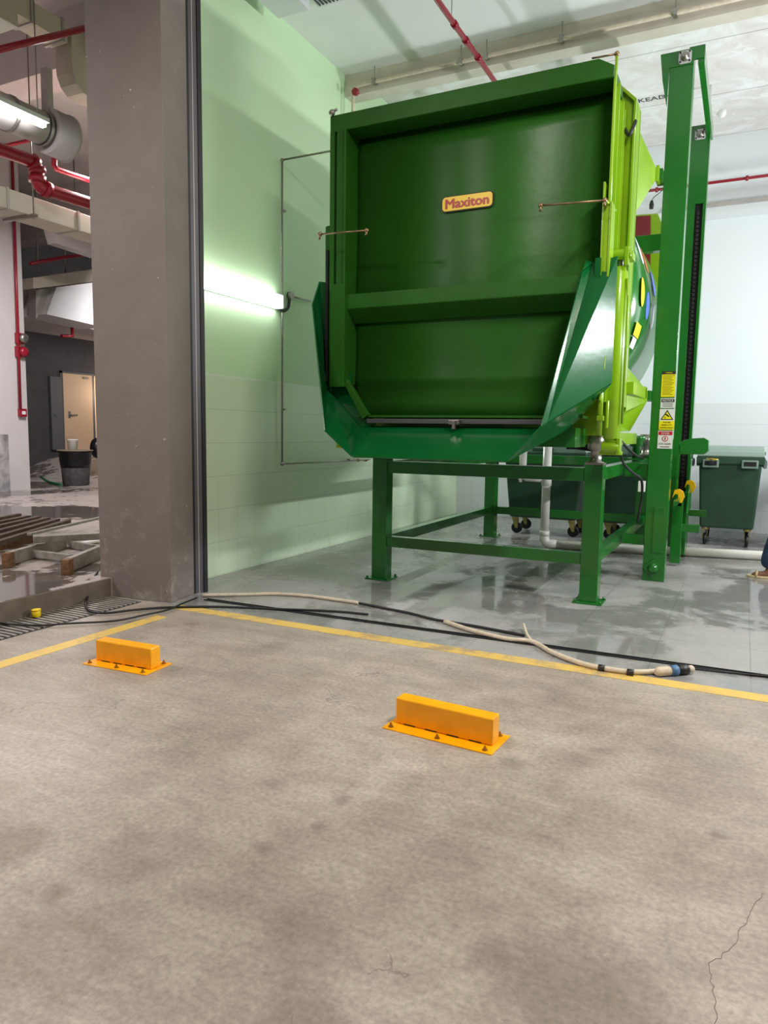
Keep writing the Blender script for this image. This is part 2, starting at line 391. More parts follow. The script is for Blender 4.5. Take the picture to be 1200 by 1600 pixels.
def smooth_path(pts, sub=6):
    P = [Vector(p) for p in pts]; out = []
    for i in range(len(P) - 1):
        p0 = P[max(i - 1, 0)]; p1 = P[i]; p2 = P[i + 1]; p3 = P[min(i + 2, len(P) - 1)]
        for k in range(sub):
            t = k / sub
            out.append(.5 * ((2 * p1) + (p2 - p0) * t + (2 * p0 - 5 * p1 + 4 * p2 - p3) * t * t + (3 * p1 - p0 - 3 * p2 + p3) * t ** 3))
    out.append(P[-1]); return out
def text_mesh(txt, size, offset=0.0):
    cu = bpy.data.curves.new('t', 'FONT'); cu.body = txt; cu.size = size; cu.offset = offset; cu.extrude = .0006
    cu.align_x = 'CENTER'; cu.align_y = 'CENTER'; cu.resolution_u = 3
    o = bpy.data.objects.new('t', cu); COL.objects.link(o)
    dg = bpy.context.evaluated_depsgraph_get(); dg.update()
    me = bpy.data.meshes.new_from_object(o.evaluated_get(dg)); bpy.data.objects.remove(o)
    return me
def text_obj(name, txt, size, loc, xdir, ydir, mt, parent=None, width=None, offset=0.0, height=None, bold=0):
    me = text_mesh(txt, size, offset); xs = [v.co.x for v in me.vertices]; ys = [v.co.y for v in me.vertices]
    if width: k = width / (max(xs) - min(xs)); 
    else: k = 1
    ky = height / (max(ys) - min(ys)) if height else 1
    xd, yd = Vector(xdir).normalized(), Vector(ydir).normalized(); zd = xd.cross(yd); L = Vector(loc)
    if parent is not None: L = L - WORLD[parent.name]
    my = (max(ys) + min(ys)) / 2; mx = (max(xs) + min(xs)) / 2
    for v in me.vertices: v.co = L + xd * (v.co.x - mx) * k + yd * (v.co.y - my) * ky + zd * v.co.z
    if bold:
        b_m = bmesh.new()
        for k_ in (-1, -.5, 0, .5, 1):
            n0 = len(b_m.verts); b_m.from_mesh(me); b_m.verts.ensure_lookup_table()
            bmesh.ops.translate(b_m, verts=b_m.verts[n0:], vec=xd * bold * k_ + zd * k_ * .0002)
        for k_ in (-1, 1):
            n0 = len(b_m.verts); b_m.from_mesh(me); b_m.verts.ensure_lookup_table()
            bmesh.ops.translate(b_m, verts=b_m.verts[n0:], vec=yd * bold * .6 * k_ + zd * k_ * .0003)
        b_m.to_mesh(me); b_m.free()
    me.materials.clear(); me.materials.append(M[mt])
    o = bpy.data.objects.new(name, me); COL.objects.link(o); WORLD[o.name] = Vector((0, 0, 0))
    if parent is not None: o.parent = parent; WORLD[o.name] = WORLD[parent.name]
    return o
def rounded(cx, cz, w, h, r, n=5):
    out = []
    for (sx, sz, a) in ((1, 1, 0), (-1, 1, PI / 2), (-1, -1, PI), (1, -1, 1.5 * PI)):
        for i in range(n + 1):
            t = a + PI / 2 * i / n; out.append((cx + sx * (w / 2 - r) + r * math.cos(t), cz + sz * (h / 2 - r) + r * math.sin(t)))
    return out

# ---------------------------------------------------------------- the setting
FX = -4.8; BY = 12.74; CEIL = 5.98; SOF = 6.12; SLAB = .17
struct('floor', MB().box((-5.02, -3, -.2), (6, 4.62, 0)), 'concrete')
struct('floor_wet_room', MB().box((-4.9, 4.62, -.2), (4.2, BY + .2, -.0005)), 'wet')
struct('floor_slab', MB().box((-24, -3, -.2), (-5.02, 4.6, SLAB)).box((-24, 4.6, -.2), (-5.0, 13.2, SLAB)), 'slab')
ramp_ = MB().prism([(-24, 13.2, -.2), (-24, 13.2, SLAB), (-24, 15.2, .84), (-24, 30, .84), (-24, 30, -.2)], (19, 0, 0))
struct('floor_ramp', ramp_, 'slab')
struct('trim_slab_edge', MB().box((-5.02, -3, 0), (-5.005, 4.6, SLAB - .004)), 'brown')
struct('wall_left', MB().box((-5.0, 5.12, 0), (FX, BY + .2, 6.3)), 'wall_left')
struct('wall_back', MB().box((FX, BY, 0), (4.2, BY + .2, 6.3)), 'wall_back')
struct('wall_right', MB().box((4.0, 4.7, 0), (4.2, BY, 6.3)), 'taupe')
struct('ceiling', MB().box((FX, 4.6, CEIL), (4.0, 8.4, CEIL + .2)), 'ceil')
struct('ceiling_soffit', MB().box((FX, 8.6, SOF), (4.0, BY, SOF + .2)), 'soffit')
struct('trim_beam', MB().box((FX, 8.4, 5.72), (4.0, 8.6, 6.3)), 'beige')
struct('ceiling_parking', MB().box((-5.1, -4, 6.6), (6, 4.6, 6.8)), 'bceil')
struct('wall_header', MB().box((-4.4, 4.6, 5.6), (4.2, 4.75, 6.8)), 'beige')
struct('ceiling_basement', MB().box((-26, -4, 7.0), (-5.1, 30, 7.2)), 'bceil')
# pillar and door jamb
def col_(pts, h=7.0): return MB().prism([(x, y, 0) for x, y in pts], (0, 0, h))
struct('trim_pillar', col_([(-5.125, 4.595), (-4.375, 4.684), (-4.443, 5.05), (-4.60, 5.30), (-5.18, 5.30)]), 'taupe', .004)
ja, jb_ = Vector((-4.443, 5.05, 0)), GZ(325.5, 925)
def jp(t, o): q = ja.lerp(jb_, t); return (q.x - o, q.y + o * .2)
struct('trim_jamb', col_([jp(.0, .015), jp(1, .015), jp(1, .3), jp(0, .3)], 6.0), 'frame', .002)
struct('trim_jamb_gasket', col_([jp(.0, .004), jp(.17, .004), jp(.17, .05), jp(0, .05)], 6.0), 'frame_black')
struct('trim_jamb_rubber', col_([jp(.74, .004), jp(1, .004), jp(1.02, .05), jp(.74, .05)], 6.0), 'frame_black')
struct('trim_jamb_groove', col_([jp(.42, .012), jp(.47, .012), jp(.47, .05), jp(.42, .05)], 6.0), 'duct')
ck = MB(); ck_n = 0; cpts = [GZ(u, v, .0) for u, v in ((1192, 1395), (1178, 1420), (1160, 1445), (1148, 1478), (1128, 1492), (1106, 1510), (1112, 1535), (1120, 1560), (1118, 1600))]
for a, b in zip(cpts, cpts[1:]): mids = [a.lerp(b, k / 5) + Vector((random.uniform(-.006, .006), random.uniform(-.006, .006), .0004)) for k in range(6)]; mids[0] = last if ck_n else mids[0]; last = mids[-1]; ck_n = 1; [ck.bar(p_, q_, .0018, .0006) for p_, q_ in zip(mids, mids[1:])]
struct('trim_floor_crack', ck, 'brown')
# foreground paint lines (paint lies on the slab)
ln = MB(); y0 = 4.56
struct('trim_line_long', ln.box((-4.25, 4.535, .0), (5.5, 4.665, .002)), 'line')
struct('trim_line_side', MB().prism([(-4.25, -1, 0), (-4.12, -1, 0), (-4.06, 4.3, 0), (-4.18, 4.3, 0)], (0, 0, .002)), 'line')
# sliding-door floor track
tr = MB()
a, b_ = Vector((-4.2, 4.925, 0)), Vector((4.0, 5.13, 0))
tr.bar(a + Vector((0, -.022, .004)), b_ + Vector((0, -.022, .004)), .009, .009).bar(a + Vector((0, .022, .004)), b_ + Vector((0, .022, .004)), .009, .009).bar(a + Vector((0, 0, .001)), b_ + Vector((0, 0, .001)), .036, .003)
struct('trim_floor_track', tr, 'frame_black')
# back wall / ceiling trims
struct('trim_cornice', MB().box((-1.6, 12.55, 4.88), (4.0, BY, 5.02)), 'fixture')

# ---------------------------------------------------------------- machine
CXM = -2.27
mach = thing('waste_compactor', (CXM, 6.5, 1.24), 'large dark green and lime waste compactor on a green steel stand', 'compactor')
DY = 5.95
TLp, TRp = AY(516, 178, DY), AY(961, 92, DY)
xl, xr, zt = TLp.x, TRp.x, (TLp.z + TRp.z) / 2
zbt = 1.62   # bottom of the door
xin_l = AY(540, 330, DY).x
# door ---------------------------------------------------------
dr = MB()
# panel (dished sheet), profile in Y,Z
zf_ = AY(556, 249, 6.16).z
prof = [(6.20, zt - .14), (6.165, zf_), (6.166, zf_ - .02), (6.172, 3.6), (6.172, 3.3), (6.165, 3.1), (6.155, 2.80), (6.155, 2.62), (6.165, 2.5), (6.170, 2.33), (6.165, 2.14), (6.15, 1.97), (6.135, 1.89), (6.07, 1.78), (6.05, 1.66)]
sm = smooth_path([(0, y, z) for y, z in prof[2:13]], 4)
prof2 = [prof[0], prof[1]] + [(p.y, p.z) for p in sm] + prof[13:]
def xleft(z):   # chamfered lower left corner
    return xin_l if z > 1.97 else xin_l + (1.97 - z) * .72
def xright(z):
    return xr - .008 if z > 1.97 else xr - .008 - (1.97 - z) * .72
for (y0, z0), (y1, z1) in zip(prof2, prof2[1:]):
    f_ = dr.poly([(xleft(z0), y0, z0), (xright(z0), y0, z0), (xright(z1), y1, z1), (xleft(z1), y1, z1)]); f_.smooth = True
bmesh.ops.remove_doubles(dr.bm, verts=dr.bm.verts, dist=.0005)
for e in dr.bm.edges:
    zs = [v.co.z for v in e.verts]
    if abs(zs[0] - zs[1]) < 1e-4 and (abs(zs[0] - zf_) < .005 or zs[0] < 1.9): e.smooth = False
panel = dr.build('door_panel', 'door_green', mach)
so = panel.modifiers.new('solid', 'SOLIDIFY'); so.thickness = .012; so.offset = 1
# top beam with clipped right end
tb = MB().prism([(xl, DY, zt), (xl, DY, zt - .145), (xr, DY, zt - .145), (xr, DY, zt - .06), (xr - .12, DY, zt + .01)], (0, .42, 0))
top = tb.build('top_beam', 'door_green', mach, .006)
# left stile, with long slot, and inner ribs
ls = MB().box((xl, DY, 1.95), (xl + .045, DY + .1, zt - .14)).box((xl + .075, DY, 1.95), (xin_l - .02, DY + .12, zt - .14)).box((xl, DY + .035, 1.95), (xin_l, DY + .12, zt - .14))
ls.box((xin_l - .015, DY - .01, 1.95), (xin_l + .004, DY + .32, zt - .145)).box((xin_l - .05, DY - .01, 1.95), (xin_l - .038, DY + .05, zt - .14))
ls.build('left_stile', 'door_green', mach, .003)
struts = MB().box((xl - .09, DY + .06, 1.78), (xl + .0, DY + .16, 3.42)); struts.build('side_guide', 'door_green', mach, .02)
MB().box((xl - .035, DY - .004, 1.98), (xl - .012, DY + .065, 3.18)).build('guide_slot', 'blackmat', mach)
MB().box((xl + .02, DY - .02, 1.92), (xin_l + .008, DY + .1, 2.86)).build('lower_stile', 'door_green', mach, .004)
# horizontal rib
zc = AY(543, 460, 5.98).z
rb = MB().prism([(0, 5.98, zc), (0, 5.98, zc - .13), (0, 6.13, zc - .25), (0, 6.13, zc + .01)], (xr - .06 - xin_l, 0, 0))
for v in rb.bm.verts: v.co.x += xin_l - .01
rb.build('cross_rib', 'door_green', mach, .006)
# sill lip under the door
MB().box((xleft(1.64) + .0, 5.955, 1.585), (xright(1.64), 6.0, 1.625)).build('bottom_sill', 'frame', mach, .003)
MB().box((xleft(1.8) - .02, 5.99, 1.64), (xright(1.8), 6.2, 1.66)).build('sill_shelf', 'door_green', mach)
p = AY(712, 660, 5.95); la = MB().box((p.x - .05, 5.9, p.z - .02), (p.x + .05, 5.97, p.z + .02)).box((p.x - .01, 5.88, p.z - .06), (p.x + .02, 5.92, p.z + .01)); la.build('latch', 'steel', mach, .003)
# lower-left diagonal edge of the door
dg_ = MB().prism([(xin_l - .03, 5.96, 1.99), (xin_l + .02, 5.96, 1.99), (xin_l + .25, 5.96, 1.66), (xin_l + .19, 5.96, 1.62)], (0, .06, 0)); dg_.build('corner_edge', 'door_green', mach, .003)
MB().prism([(xl - .03, 6.03, 2.05), (xin_l + .03, 6.03, 2.05), (xin_l + .03, 6.03, 1.93), (xin_l + .3, 6.03, 1.58), (xl + .25, 6.03, 1.50), (xl - .03, 6.03, 1.8)], (0, .02, 0)).build('corner_backing', 'chute', mach)
# discharge chute -------------------------------------------------
LY = 5.40
def P(u, v, y): return AY(u, v, y)
ztopf = 2.9
bl = [Vector((xl - .05, 6.02, ztopf)), Vector((xl - .05, 6.02, 1.92)), Vector((-3.26, 6.02, 1.56)), Vector((-1.30, 6.02, 1.56)), Vector((xr + .07, 6.02, 1.92)), Vector((xr + .07, 6.02, ztopf))]
lzz = 1.295
lo = [P(508, 672, 5.42), P(551, 710, LY), P(790, 722, LY), P(845, 665, LY)]
lo[1].z = lo[2].z = lzz
MB().plate([bl[2], bl[3], lo[2], lo[1]], .012).build('chute_floor', 'chute', mach)
MB().plate([bl[1], bl[2], lo[1], lo[0]], .012).build('chute_corner_plate', 'chute', mach)
midL = P(489, 475, 5.78); topL = P(500, 440, 5.98)
MB().plate([bl[1], lo[0], midL], .012).plate([bl[1], midL, topL], .012).plate([bl[1], topL, bl[0]], .012).build('chute_side_plate', 'chute', mach)
midR = P(909, 425, 5.78); topR = P(915, 408, 5.95); Q = P(925, 412, 5.985); F_ = lo[3].lerp(bl[4], .08)
MB().plate([bl[3], bl[4], lo[3], lo[2]], .012).build('chute_corner_plate', 'chute', mach)
MB().plate([bl[4], bl[5], Q, F_], .012).build('chute_side_plate', 'chute', mach)
MB().plate([lo[3], F_, Q, midR], .010).plate([midR, Q, topR], .010).build('flap_flange', 'chute', mach)
MB().box((AY(927, 500, 5.96).x, 5.93, 1.78), (AY(936, 500, 5.96).x, 5.972, 2.88)).build('flap_return', 'chute', mach)
# stiffener returns behind chute
MB().box((-3.45, 6.05, 1.40), (-1.25, 6.5, 1.56)).build('chute_carrier', 'green', mach)
# lime frame -------------------------------------------------------
xR = AY(989, 300, 6.5).x; zTop = AY(985, 135, 6.5).z
hw = xR - CXM
def ring(y, w, zb, ztp, ch): return [(CXM - w, y, zb + ch), (CXM - w, y, ztp - ch), (CXM - w + ch, y, ztp), (CXM + w - ch, y, ztp), (CXM + w, y, ztp - ch), (CXM + w, y, zb + ch), (CXM + w - ch, y, zb), (CXM - w + ch, y, zb)]
zLB = 1.50
fr = MB(); o_ = ring(6.5, hw, zLB, zTop, .12); 
fr.prism(o_, (0, .02, 0)); head = fr.build('drum_head_plate', 'lime', mach, .004)
fe = MB()
for s_ in (-1, 1):
    xx = CXM + s_ * hw
    fe = MB(); fe.box((xx - .02 * (s_ > 0), 6.46, 1.75), (xx + .02 * (s_ < 0), 6.74, zTop - .12))
    fe.box((xx - s_ * .0, 6.70, 1.75), (xx - s_ * .2, 6.72, zTop - .12)); fe.build('head_flange', 'lime', mach, .003)
fe = MB(); fe.prism([(CXM + hw - .12, 6.46, zTop), (CXM + hw, 6.46, zTop - .12), (CXM + hw - .02, 6.46, zTop - .135), (CXM + hw - .135, 6.46, zTop - .02)], (0, .28, 0))
fe.build('flange_corner', 'lime', mach, .003)
# side strips of the door rim (lime seal frame, seen on the right)
ss = MB()
for (ya, yb, xo, zb, zt_) in ((5.975, 6.0, .008, 1.78, zt - .08), (6.0, 6.12, -.01, 1.78, zt - .1), (6.12, 6.14, .02, 1.78, zt - .12), (6.14, 6.27, -.005, 1.78, zt - .12), (6.27, 6.29, .03, 1.78, zt - .2), (6.29, 6.42, -.01, 1.78, zt - .2), (6.42, 6.44, .02, 1.78, zt - .2)):
    ss.box((xr - .05 if ya > 6.2 else xr - .006, ya, zb), (xr + xo, yb, zt_))
ss.build('seal_frame', 'lime', mach, .002)
ss = MB()
for (ya, yb, xo) in ((6.12, 6.14, .02), (6.14, 6.27, 0), (6.27, 6.29, .03), (6.29, 6.44, 0)):
    ss.box((xl + .12, ya, 1.6), (xl + .02 - xo, yb, zt - .2))
ss.build('seal_frame', 'lime', mach, .002)
# guide channel in front, right
gx = xr - .002
gc = MB().box((gx - .03, 5.955, 2.06), (gx + .028, 5.965, 3.3)).box((gx + .016, 5.94, 2.06), (gx + .032, 6.1, 3.3)).box((gx - .04, 5.94, 2.06), (gx - .025, 6.1, 3.45))
gc.box((gx - .02, 5.93, 2.02), (gx + .036, 6.04, 2.12))
gc.build('guide_channel', 'lime', mach, .003)
MB().tube([(gx + .0, 6.02, 2.08), (gx + .0, 6.02, 1.5)], .022).build('guide_rod', 'lime', mach)
MB().box((gx - .02, 5.99, 1.62), (gx + .03, 6.06, 1.66)).tube([(gx + .06, 6.0, 1.56), (gx + .06, 6.0, 1.78)], .012).build('rod_clamp', 'lime', mach, .003)
# hydraulic cylinders, both sides
def cyl(x, y, nm):
    c = MB().lathe((x, y, 1.46), [(.05, 0), (.068, .02), (.068, 1.38), (.055, 1.40), (.055, 1.42)]); cb = c.build('hydraulic_cylinder', 'lime', mach)
    MB().tube([(x, y, 2.86), (x, y, 2.99)], .03).build('piston_rod', 'steel', cb)
    MB().box((x - .09, y - .07, 2.93), (x + .11, y + .09, 2.99)).lathe((x - .1, y - .05, 2.97), [(.04, 0), (.04, .2)], (1, 0, 0)).box((x + .05, y - .1, 2.88), (x + .08, y, 3.02)).build('clevis', 'lime', cb, .004)
    MB().lathe((x - .07, y - .02, 1.40), [(.05, 0), (.05, .14)], (1, 0, 0)).box((x - .09, y - .04, 1.34), (x + .09, y + .06, 1.37)).box((x + .05, y - .06, 1.34), (x + .08, y + .06, 1.48)).build('cylinder_foot', 'lime', cb, .004)
    q = MB().tube([(x + .07, y - .03, 2.78), (x + .085, y - .03, 2.6), (x + .085, y - .03, 1.6)], .010); q.build('hydraulic_pipe', 'lime', cb)
xc_ = AY(964, 500, 6.33).x; cyl(xc_, 6.33, 'r'); cyl(2 * CXM - xR + .0, 6.33, 'l')
# lifting crescents on the flange
for zc_, r_ in ((zTop - .32, .10), (3.28, .14)):
    MB().tube([(xR - .05 - r_ * math.cos(t) * .8, 6.47, zc_ + r_ * math.sin(t)) for t in [-1.1 + .25 * i for i in range(9)]], .008, 6).build('weld_crescent', 'lime', mach)
MB().tube(smooth_path([(xR - .08, 6.44, zTop - .35), (xR - .04, 6.40, zTop - .42), (xR + .0, 6.42, zTop - .33), (xR - .0, 6.45, zTop - .30)], 4), .014, 8).build('cable_loop', 'black', mach)
# rear drum -------------------------------------------------------
zd = 2.80; Rd = 1.35
d = MB().lathe((CXM, 6.76, zd), [(Rd - .12, 0), (Rd - .03, .12), (Rd, .5), (Rd, 2.0), (Rd - .10, 2.3), (Rd - .45, 2.85), (Rd - .5, 3.0)], (0, 1, 0), 64)
drum = d.build('drum', 'green', mach)
# loading hopper on the back, maroon inside
hp = MB().prism([(-1.9, 9.7, 4.26), (-1.12, 9.7, 4.22), (-0.98, 9.7, 3.9), (-.9, 9.7, 3.2), (-1.9, 9.7, 3.2)], (0, .4, 0)); hp.build('hopper_back', 'lime', mach, .004)
MB().plate([(-1.9, 9.68, 4.24), (-1.2, 9.68, 4.2), (-1.15, 9.68, 3.1), (-1.9, 9.68, 3.1)], .01).build('hopper_liner', 'maroon', mach)
MB().prism([(-1.25, 8.3, 3.62), (-.78, 8.3, 3.62), (-.78, 8.3, 3.45), (-1.25, 8.3, 3.45)], (0, .12, 0)).build('mast_tie_beam', 'green', mach, .004)
# lime gussets towards the mast
g1a = [AY(992, 200, 6.72), AY(991, 260, 6.72), AY(990, 340, 6.72)]
apex = Vector((-.93, 7.75, 4.05))
gz = MB()
A = [Vector((xR - .02, 6.72, 4.12)), Vector((xR - .02, 6.72, 3.38)), Vector((xR - .55, 6.72, 3.38)), Vector((xR - .55, 6.72, 4.12))]
B = [apex + Vector((0, 0, .05)), apex + Vector((0, 0, -.06)), apex + Vector((-.3, 0, -.06)), apex + Vector((-.3, 0, .05))]
gz.hull(A, B); gz.build('upper_bracket', 'lime', mach, .004)
MB().box((-.93, 7.72, 3.97), (-.90, 7.84, 4.12)).build('bracket_flange', 'lime', mach, .003)
# lower saddle
sd = MB()
A = [Vector(v) for v in ((xR, 6.74, 2.10), (xR + .0, 6.74, 1.9), (xR, 6.74, 1.72), (xR - .3, 6.74, 1.52), (-2.2, 6.74, 1.52), (-2.2, 6.74, 2.1))]
B = [Vector(v) for v in ((-.96, 7.75, 2.02), (-.90, 7.75, 1.93), (-.90, 7.75, 1.85), (-1.05, 7.75, 1.55), (-2.2, 7.75, 1.55), (-2.2, 7.75, 2.1))]
sd.hull(A, B)
sd.build('lower_saddle', 'lime', mach, .004)
MB().box((xR - .15, 6.74, 1.87), (-.90, 7.66, 1.98)).box((-.93, 7.6, 1.85), (-.90, 7.74, 1.99)).build('lower_bracket', 'lime', mach, .004)
MB().box((-3.5, 6.6, 1.42), (-1.0, 7.9, 1.53)).build('drum_chassis', 'lime', mach, .004)
# misting tubes on the front
def tubeset(pts, nm='spray_tube'):
    o = MB().tube(pts, .008, 8).build(nm, 'brass', mach)
    for q in (pts[0], pts[-1]): MB().sphere(q, .02).tube([Vector(q), Vector(q) + Vector((0, -.01, -.045))], .01, 8).build('nozzle', 'brass', o)
    return o
tubeset([P(500, 366, 5.72), P(573, 360, 5.72)]); tubeset([P(845, 321, 5.75), P(945, 313, 5.75)])
MB().tube([P(945, 313, 5.75), P(951, 318, 5.98), Vector((xr + .03, 6.1, P(955, 330, 6.1).z))], .012, 8).build('tube_elbow', 'lime', mach)
pA = P(964, 84, 6.02)
MB().tube([P(925, 91, 6.02), pA], .008, 8).sphere(pA, .02).build('spray_tube', 'brass', mach)
MB().tube([pA, Vector((pA.x, 6.02, 3.0))], .011, 8).build('feed_tube', 'lime', mach)
pc = P(519, 176, 5.93); MB().sphere(pc, .028).tube([pc + Vector((-.03, 0, -.0)), pc + Vector((.05, 0, .02))], .012, 8).build('corner_fitting', 'steel', mach)
# maker's plate
lw = (P(768, 311, 6.13) - P(690, 317, 6.13)).x; lc = (P(690, 317, 6.13) + P(768, 311, 6.13)) / 2
lp = MB().prism([(lc.x + a, 6.155, lc.z + b) for a, b in rounded(0, 0, lw + .02, .135, .035)], (0, .008, 0)).build('maker_plate', 'sign_dark', mach)
MB().prism([(lc.x + a, 6.150, lc.z + b) for a, b in rounded(0, 0, lw, .118, .03)], (0, .006, 0)).build('plate_face', 'logo_yellow', lp)
text_obj('plate_lettering', 'Maxiton', .12, (lc.x, 6.147, lc.z), (1, 0, 0), (0, 0, 1), 'logo_red', lp, lw * .86, 0, .076, .0045)
# drum stickers: intersect pixel rays with the drum surface
def on_drum(u, v, r=Rd + .004):
    R_ = ray(u, v); o = CAM; ax, az = R_.x, R_.z; ox, oz = o.x - CXM, o.z - zd
    A_ = ax * ax + az * az; B_ = 2 * (ox * ax + oz * az); C_ = ox * ox + oz * oz - r * r; D_ = B_ * B_ - 4 * A_ * C_
    if D_ < 0: return None
    t = (-B_ - math.sqrt(D_)) / (2 * A_); return o + R_ * t
def sticker(yc, ang, ly, lz, mt, sq=False):
    m_ = MB(); vs = []
    n = 24
    for k in range(n):
        t = 2 * PI * k / n; a = ly * math.cos(t); b = lz * math.sin(t)
        if sq: sc = 1 / max(abs(math.cos(t)), abs(math.sin(t))); a *= sc; b *= sc
        th = ang + b / Rd; vs.append((CXM + (Rd + .004) * math.cos(th), yc + a, zd + (Rd + .004) * math.sin(th)))
    m_.poly(vs); o = m_.build('sticker', mt, mach); s2 = o.modifiers.new('s', 'SOLIDIFY'); s2.thickness = .003; return o
for yc, zz, mt in ((7.35, 3.29, 'st_white'), (7.72, 3.28, 'st_orange'), (8.15, 3.12, 'st_blue'), (7.15, 2.86, 'logo_yellow'), (7.55, 2.80, 'st_blue'), (7.98, 2.76, 'st_white')):
    sticker(yc, (zz - zd - .04) / Rd, .12, .13, mt)
sticker(7.2, (2.48 - zd) / Rd, .16, .06, 'sign_yellow', True); sticker(7.2, (2.36 - zd) / Rd, .12, .05, 'sign_white', True)
MB().box((AY(976, 600, 6.45).x - .012, 6.44, 1.98), (AY(976, 600, 6.45).x + .012, 6.455, 2.24)).build('warning_strip', 'sign_white', mach)
# screw jacks between the machine and the stand
for (x, y, s_) in ((-1.17, 6.58, 1), (-3.28, 6.58, 1), (-1.05, 8.3, 0), (-3.28, 10.15, 1), (-1.17, 10.15, 1)):
    jk = MB().lathe((x, y, 1.245), [(.075, 0), (.075, .02), (.05, .03), (.05, .13), (.075, .14), (.075, .28)] if s_ else [(.04, -.02), (.04, .14), (.07, .15), (.07, .2), (.09, .22), (.09, .26)]).box((x - .08, y - .08, 1.242), (x + .08, y + .08, 1.262)); jk.build('mounting_foot', 'steel' if s_ else 'green', mach)

# ---------------------------------------------------------------- stand
st = thing('steel_stand', (CXM, 8.3, 0), 'green square tube steel stand carrying the waste compactor', 'stand')
lxs = (-3.36, -1.25); LWd = .16
yb_ = 10.08
for x in lxs:
    for y in (6.5, yb_):
        lg = MB().box((x, y, .012), (x + LWd, y + .15, 1.24)).build('leg', 'green', st, .006)
        MB().box((x - .05, y - .05, 0), (x + LWd + .05, y + .2, .014)).build('foot_plate', 'green', lg, .002)
        for dx in (-.03, LWd + .03):
            for dy in (-.03, .18): MB().lathe((x + dx, y + dy, .014), [(.012, 0), (.012, .022)], n=6).build('anchor_bolt', 'green', lg)
zb1 = AY(603, 838.6, 6.5).z; zb0 = zb1 - .105; zt1 = 1.215; zt0 = 1.095
for y in (6.52, yb_ + .02):
    MB().box((lxs[0] + LWd, y, zt0), (lxs[1], y + .1, zt1)).build('crossbar', 'green', st, .004)
    MB().box((lxs[0] + LWd, y, zb0), (lxs[1], y + .1, zb1)).build('crossbar', 'green', st, .004)
for x in (lxs[0] + .03, lxs[1] + .03):
    MB().box((x, 6.65, zt0), (x + .1, yb_, zt1)).build('side_rail', 'green', st, .004)
    MB().box((x, 6.65, zb0), (x + .1, yb_, zb1)).build('side_rail', 'green', st, .004)
# ---------------------------------------------------------------- lifting mast
ms = thing('bin_lifter', (-.75, 8.8, 0), 'tall green twin post bin lifter beside the compactor', 'lifter')
pz = 5.2
pA_ = MB().box((-.872, 7.87, .0), (-.655, 7.885, pz)).box((-.872, 7.885, .03), (-.857, 8.05, pz)).box((-.67, 7.885, .03), (-.655, 8.05, pz))
postA = pA_.build('front_post', 'green', ms, .004)
pB = MB().box((-.86, 9.70, 0), (-.70, 9.72, 4.28)).box((-.615, 9.70, 0), (-.58, 9.72, 4.28)).box((-.86, 9.7, 4.28), (-.58, 9.72, pz - .02)).box((-.86, 9.72, 0), (-.845, 9.86, pz - .02)).box((-.595, 9.72, 0), (-.58, 9.86, pz - .02)).box((-.86, 9.86, 0), (-.58, 9.88, pz - .02))
postB = pB.build('rear_post', 'green', ms, .003)
ch = MB().box((-.70, 9.73, .2), (-.615, 9.75, 4.28)); c_ = ch.build('chain_channel', 'blackmat', postB)
chn = MB()
for k in range(78): chn.box((-.675, 9.705, .3 + k * .05), (-.645, 9.725, .334 + k * .05))
chn.build('chain', 'black', postB)
MB().box((-.62, 7.885, pz - .14), (-.56, 9.9, pz + .0)).box((-.7, 7.87, pz - .1), (-.56, 7.9, pz + .02)).build('top_beam', 'green', ms, .004)
MB().prism([(-.96, 7.86, pz), (-.66, 7.86, pz + .0), (-.66, 7.86, pz - .14), (-.872, 7.86, pz - .14), (-.88, 7.86, pz - .5), (-.93, 7.86, pz - .25)], (0, .02, 0)).build('top_gusset', 'green', ms, .002)
def bearing(x, y, z, par, mt='sign_white'):
    b = MB().prism([(x + a, y, z + c) for a, c in rounded(0, 0, .115, .115, .02, 3)], (0, -.02, 0)).build('bearing_block', mt, par, .002)
    MB().lathe((x, y - .02, z), [(.042, 0), (.042, -.012), (.024, -.014), (.024, -.06)], (0, 1, 0), 20).build('bearing_shaft', 'steel' if mt != 'green' else 'green', b)
    for a in (-1, 1):
        for c in (-1, 1): MB().lathe((x + a * .042, y - .02, z + c * .042), [(.009, 0), (.009, -.012)], (0, 1, 0), 6).build('bearing_bolt', 'black' if mt != 'green' else 'green', b)
bearing(-.735, 7.87, 5.13, ms); bearing(-.69, 9.70, 5.07, ms)
b0 = AY(1020, 888, 7.87)
bb = MB().prism([(b0.x + a * .105, 7.87, b0.z + c * .105) for a, c in ((0, -1), (1, 0), (0, 1), (-1, 0))], (0, -.016, 0)).build('lower_bearing', 'green', ms, .004)
MB().lathe((b0.x, 7.855, b0.z), [(.055, 0), (.055, -.012), (.03, -.014), (.03, -.04)], (0, 1, 0), 20).build('bearing_shaft', 'green', bb)
for a in (-1, 1): MB().lathe((b0.x + a * .075, 7.855, b0.z), [(.012, 0), (.012, -.014)], (0, 1, 0), 6).build('bearing_bolt', 'green', bb)
MB().box((-.79, 7.862, .30), (-.68, 7.87, .78)).build('access_cover', 'green', ms, .003)
for x in (-.775, -.695): MB().lathe((x, 7.862, .755), [(.01, 0), (.01, -.012)], (0, 1, 0), 8).build('cover_bolt', 'green', ms)
# stubs that tie the mast to the machine and stand
for z, x0 in ((4.05, -.92), (1.91, -.92)): MB().lathe((x0, 7.94, z), [(.055, 0), (.055, .06)], (1, 0, 0), 16).box((x0 - .02, 7.76, z - .05), (-.87, 7.98, z + .05)).build('tie_stub', 'green', ms, .003)
for za, zb_ in ((1.08, 1.22), (.37, .47)): MB().box((-1.1, 7.9, za), (-.87, 7.98, zb_)).build('stand_tie', 'green', ms, .003)
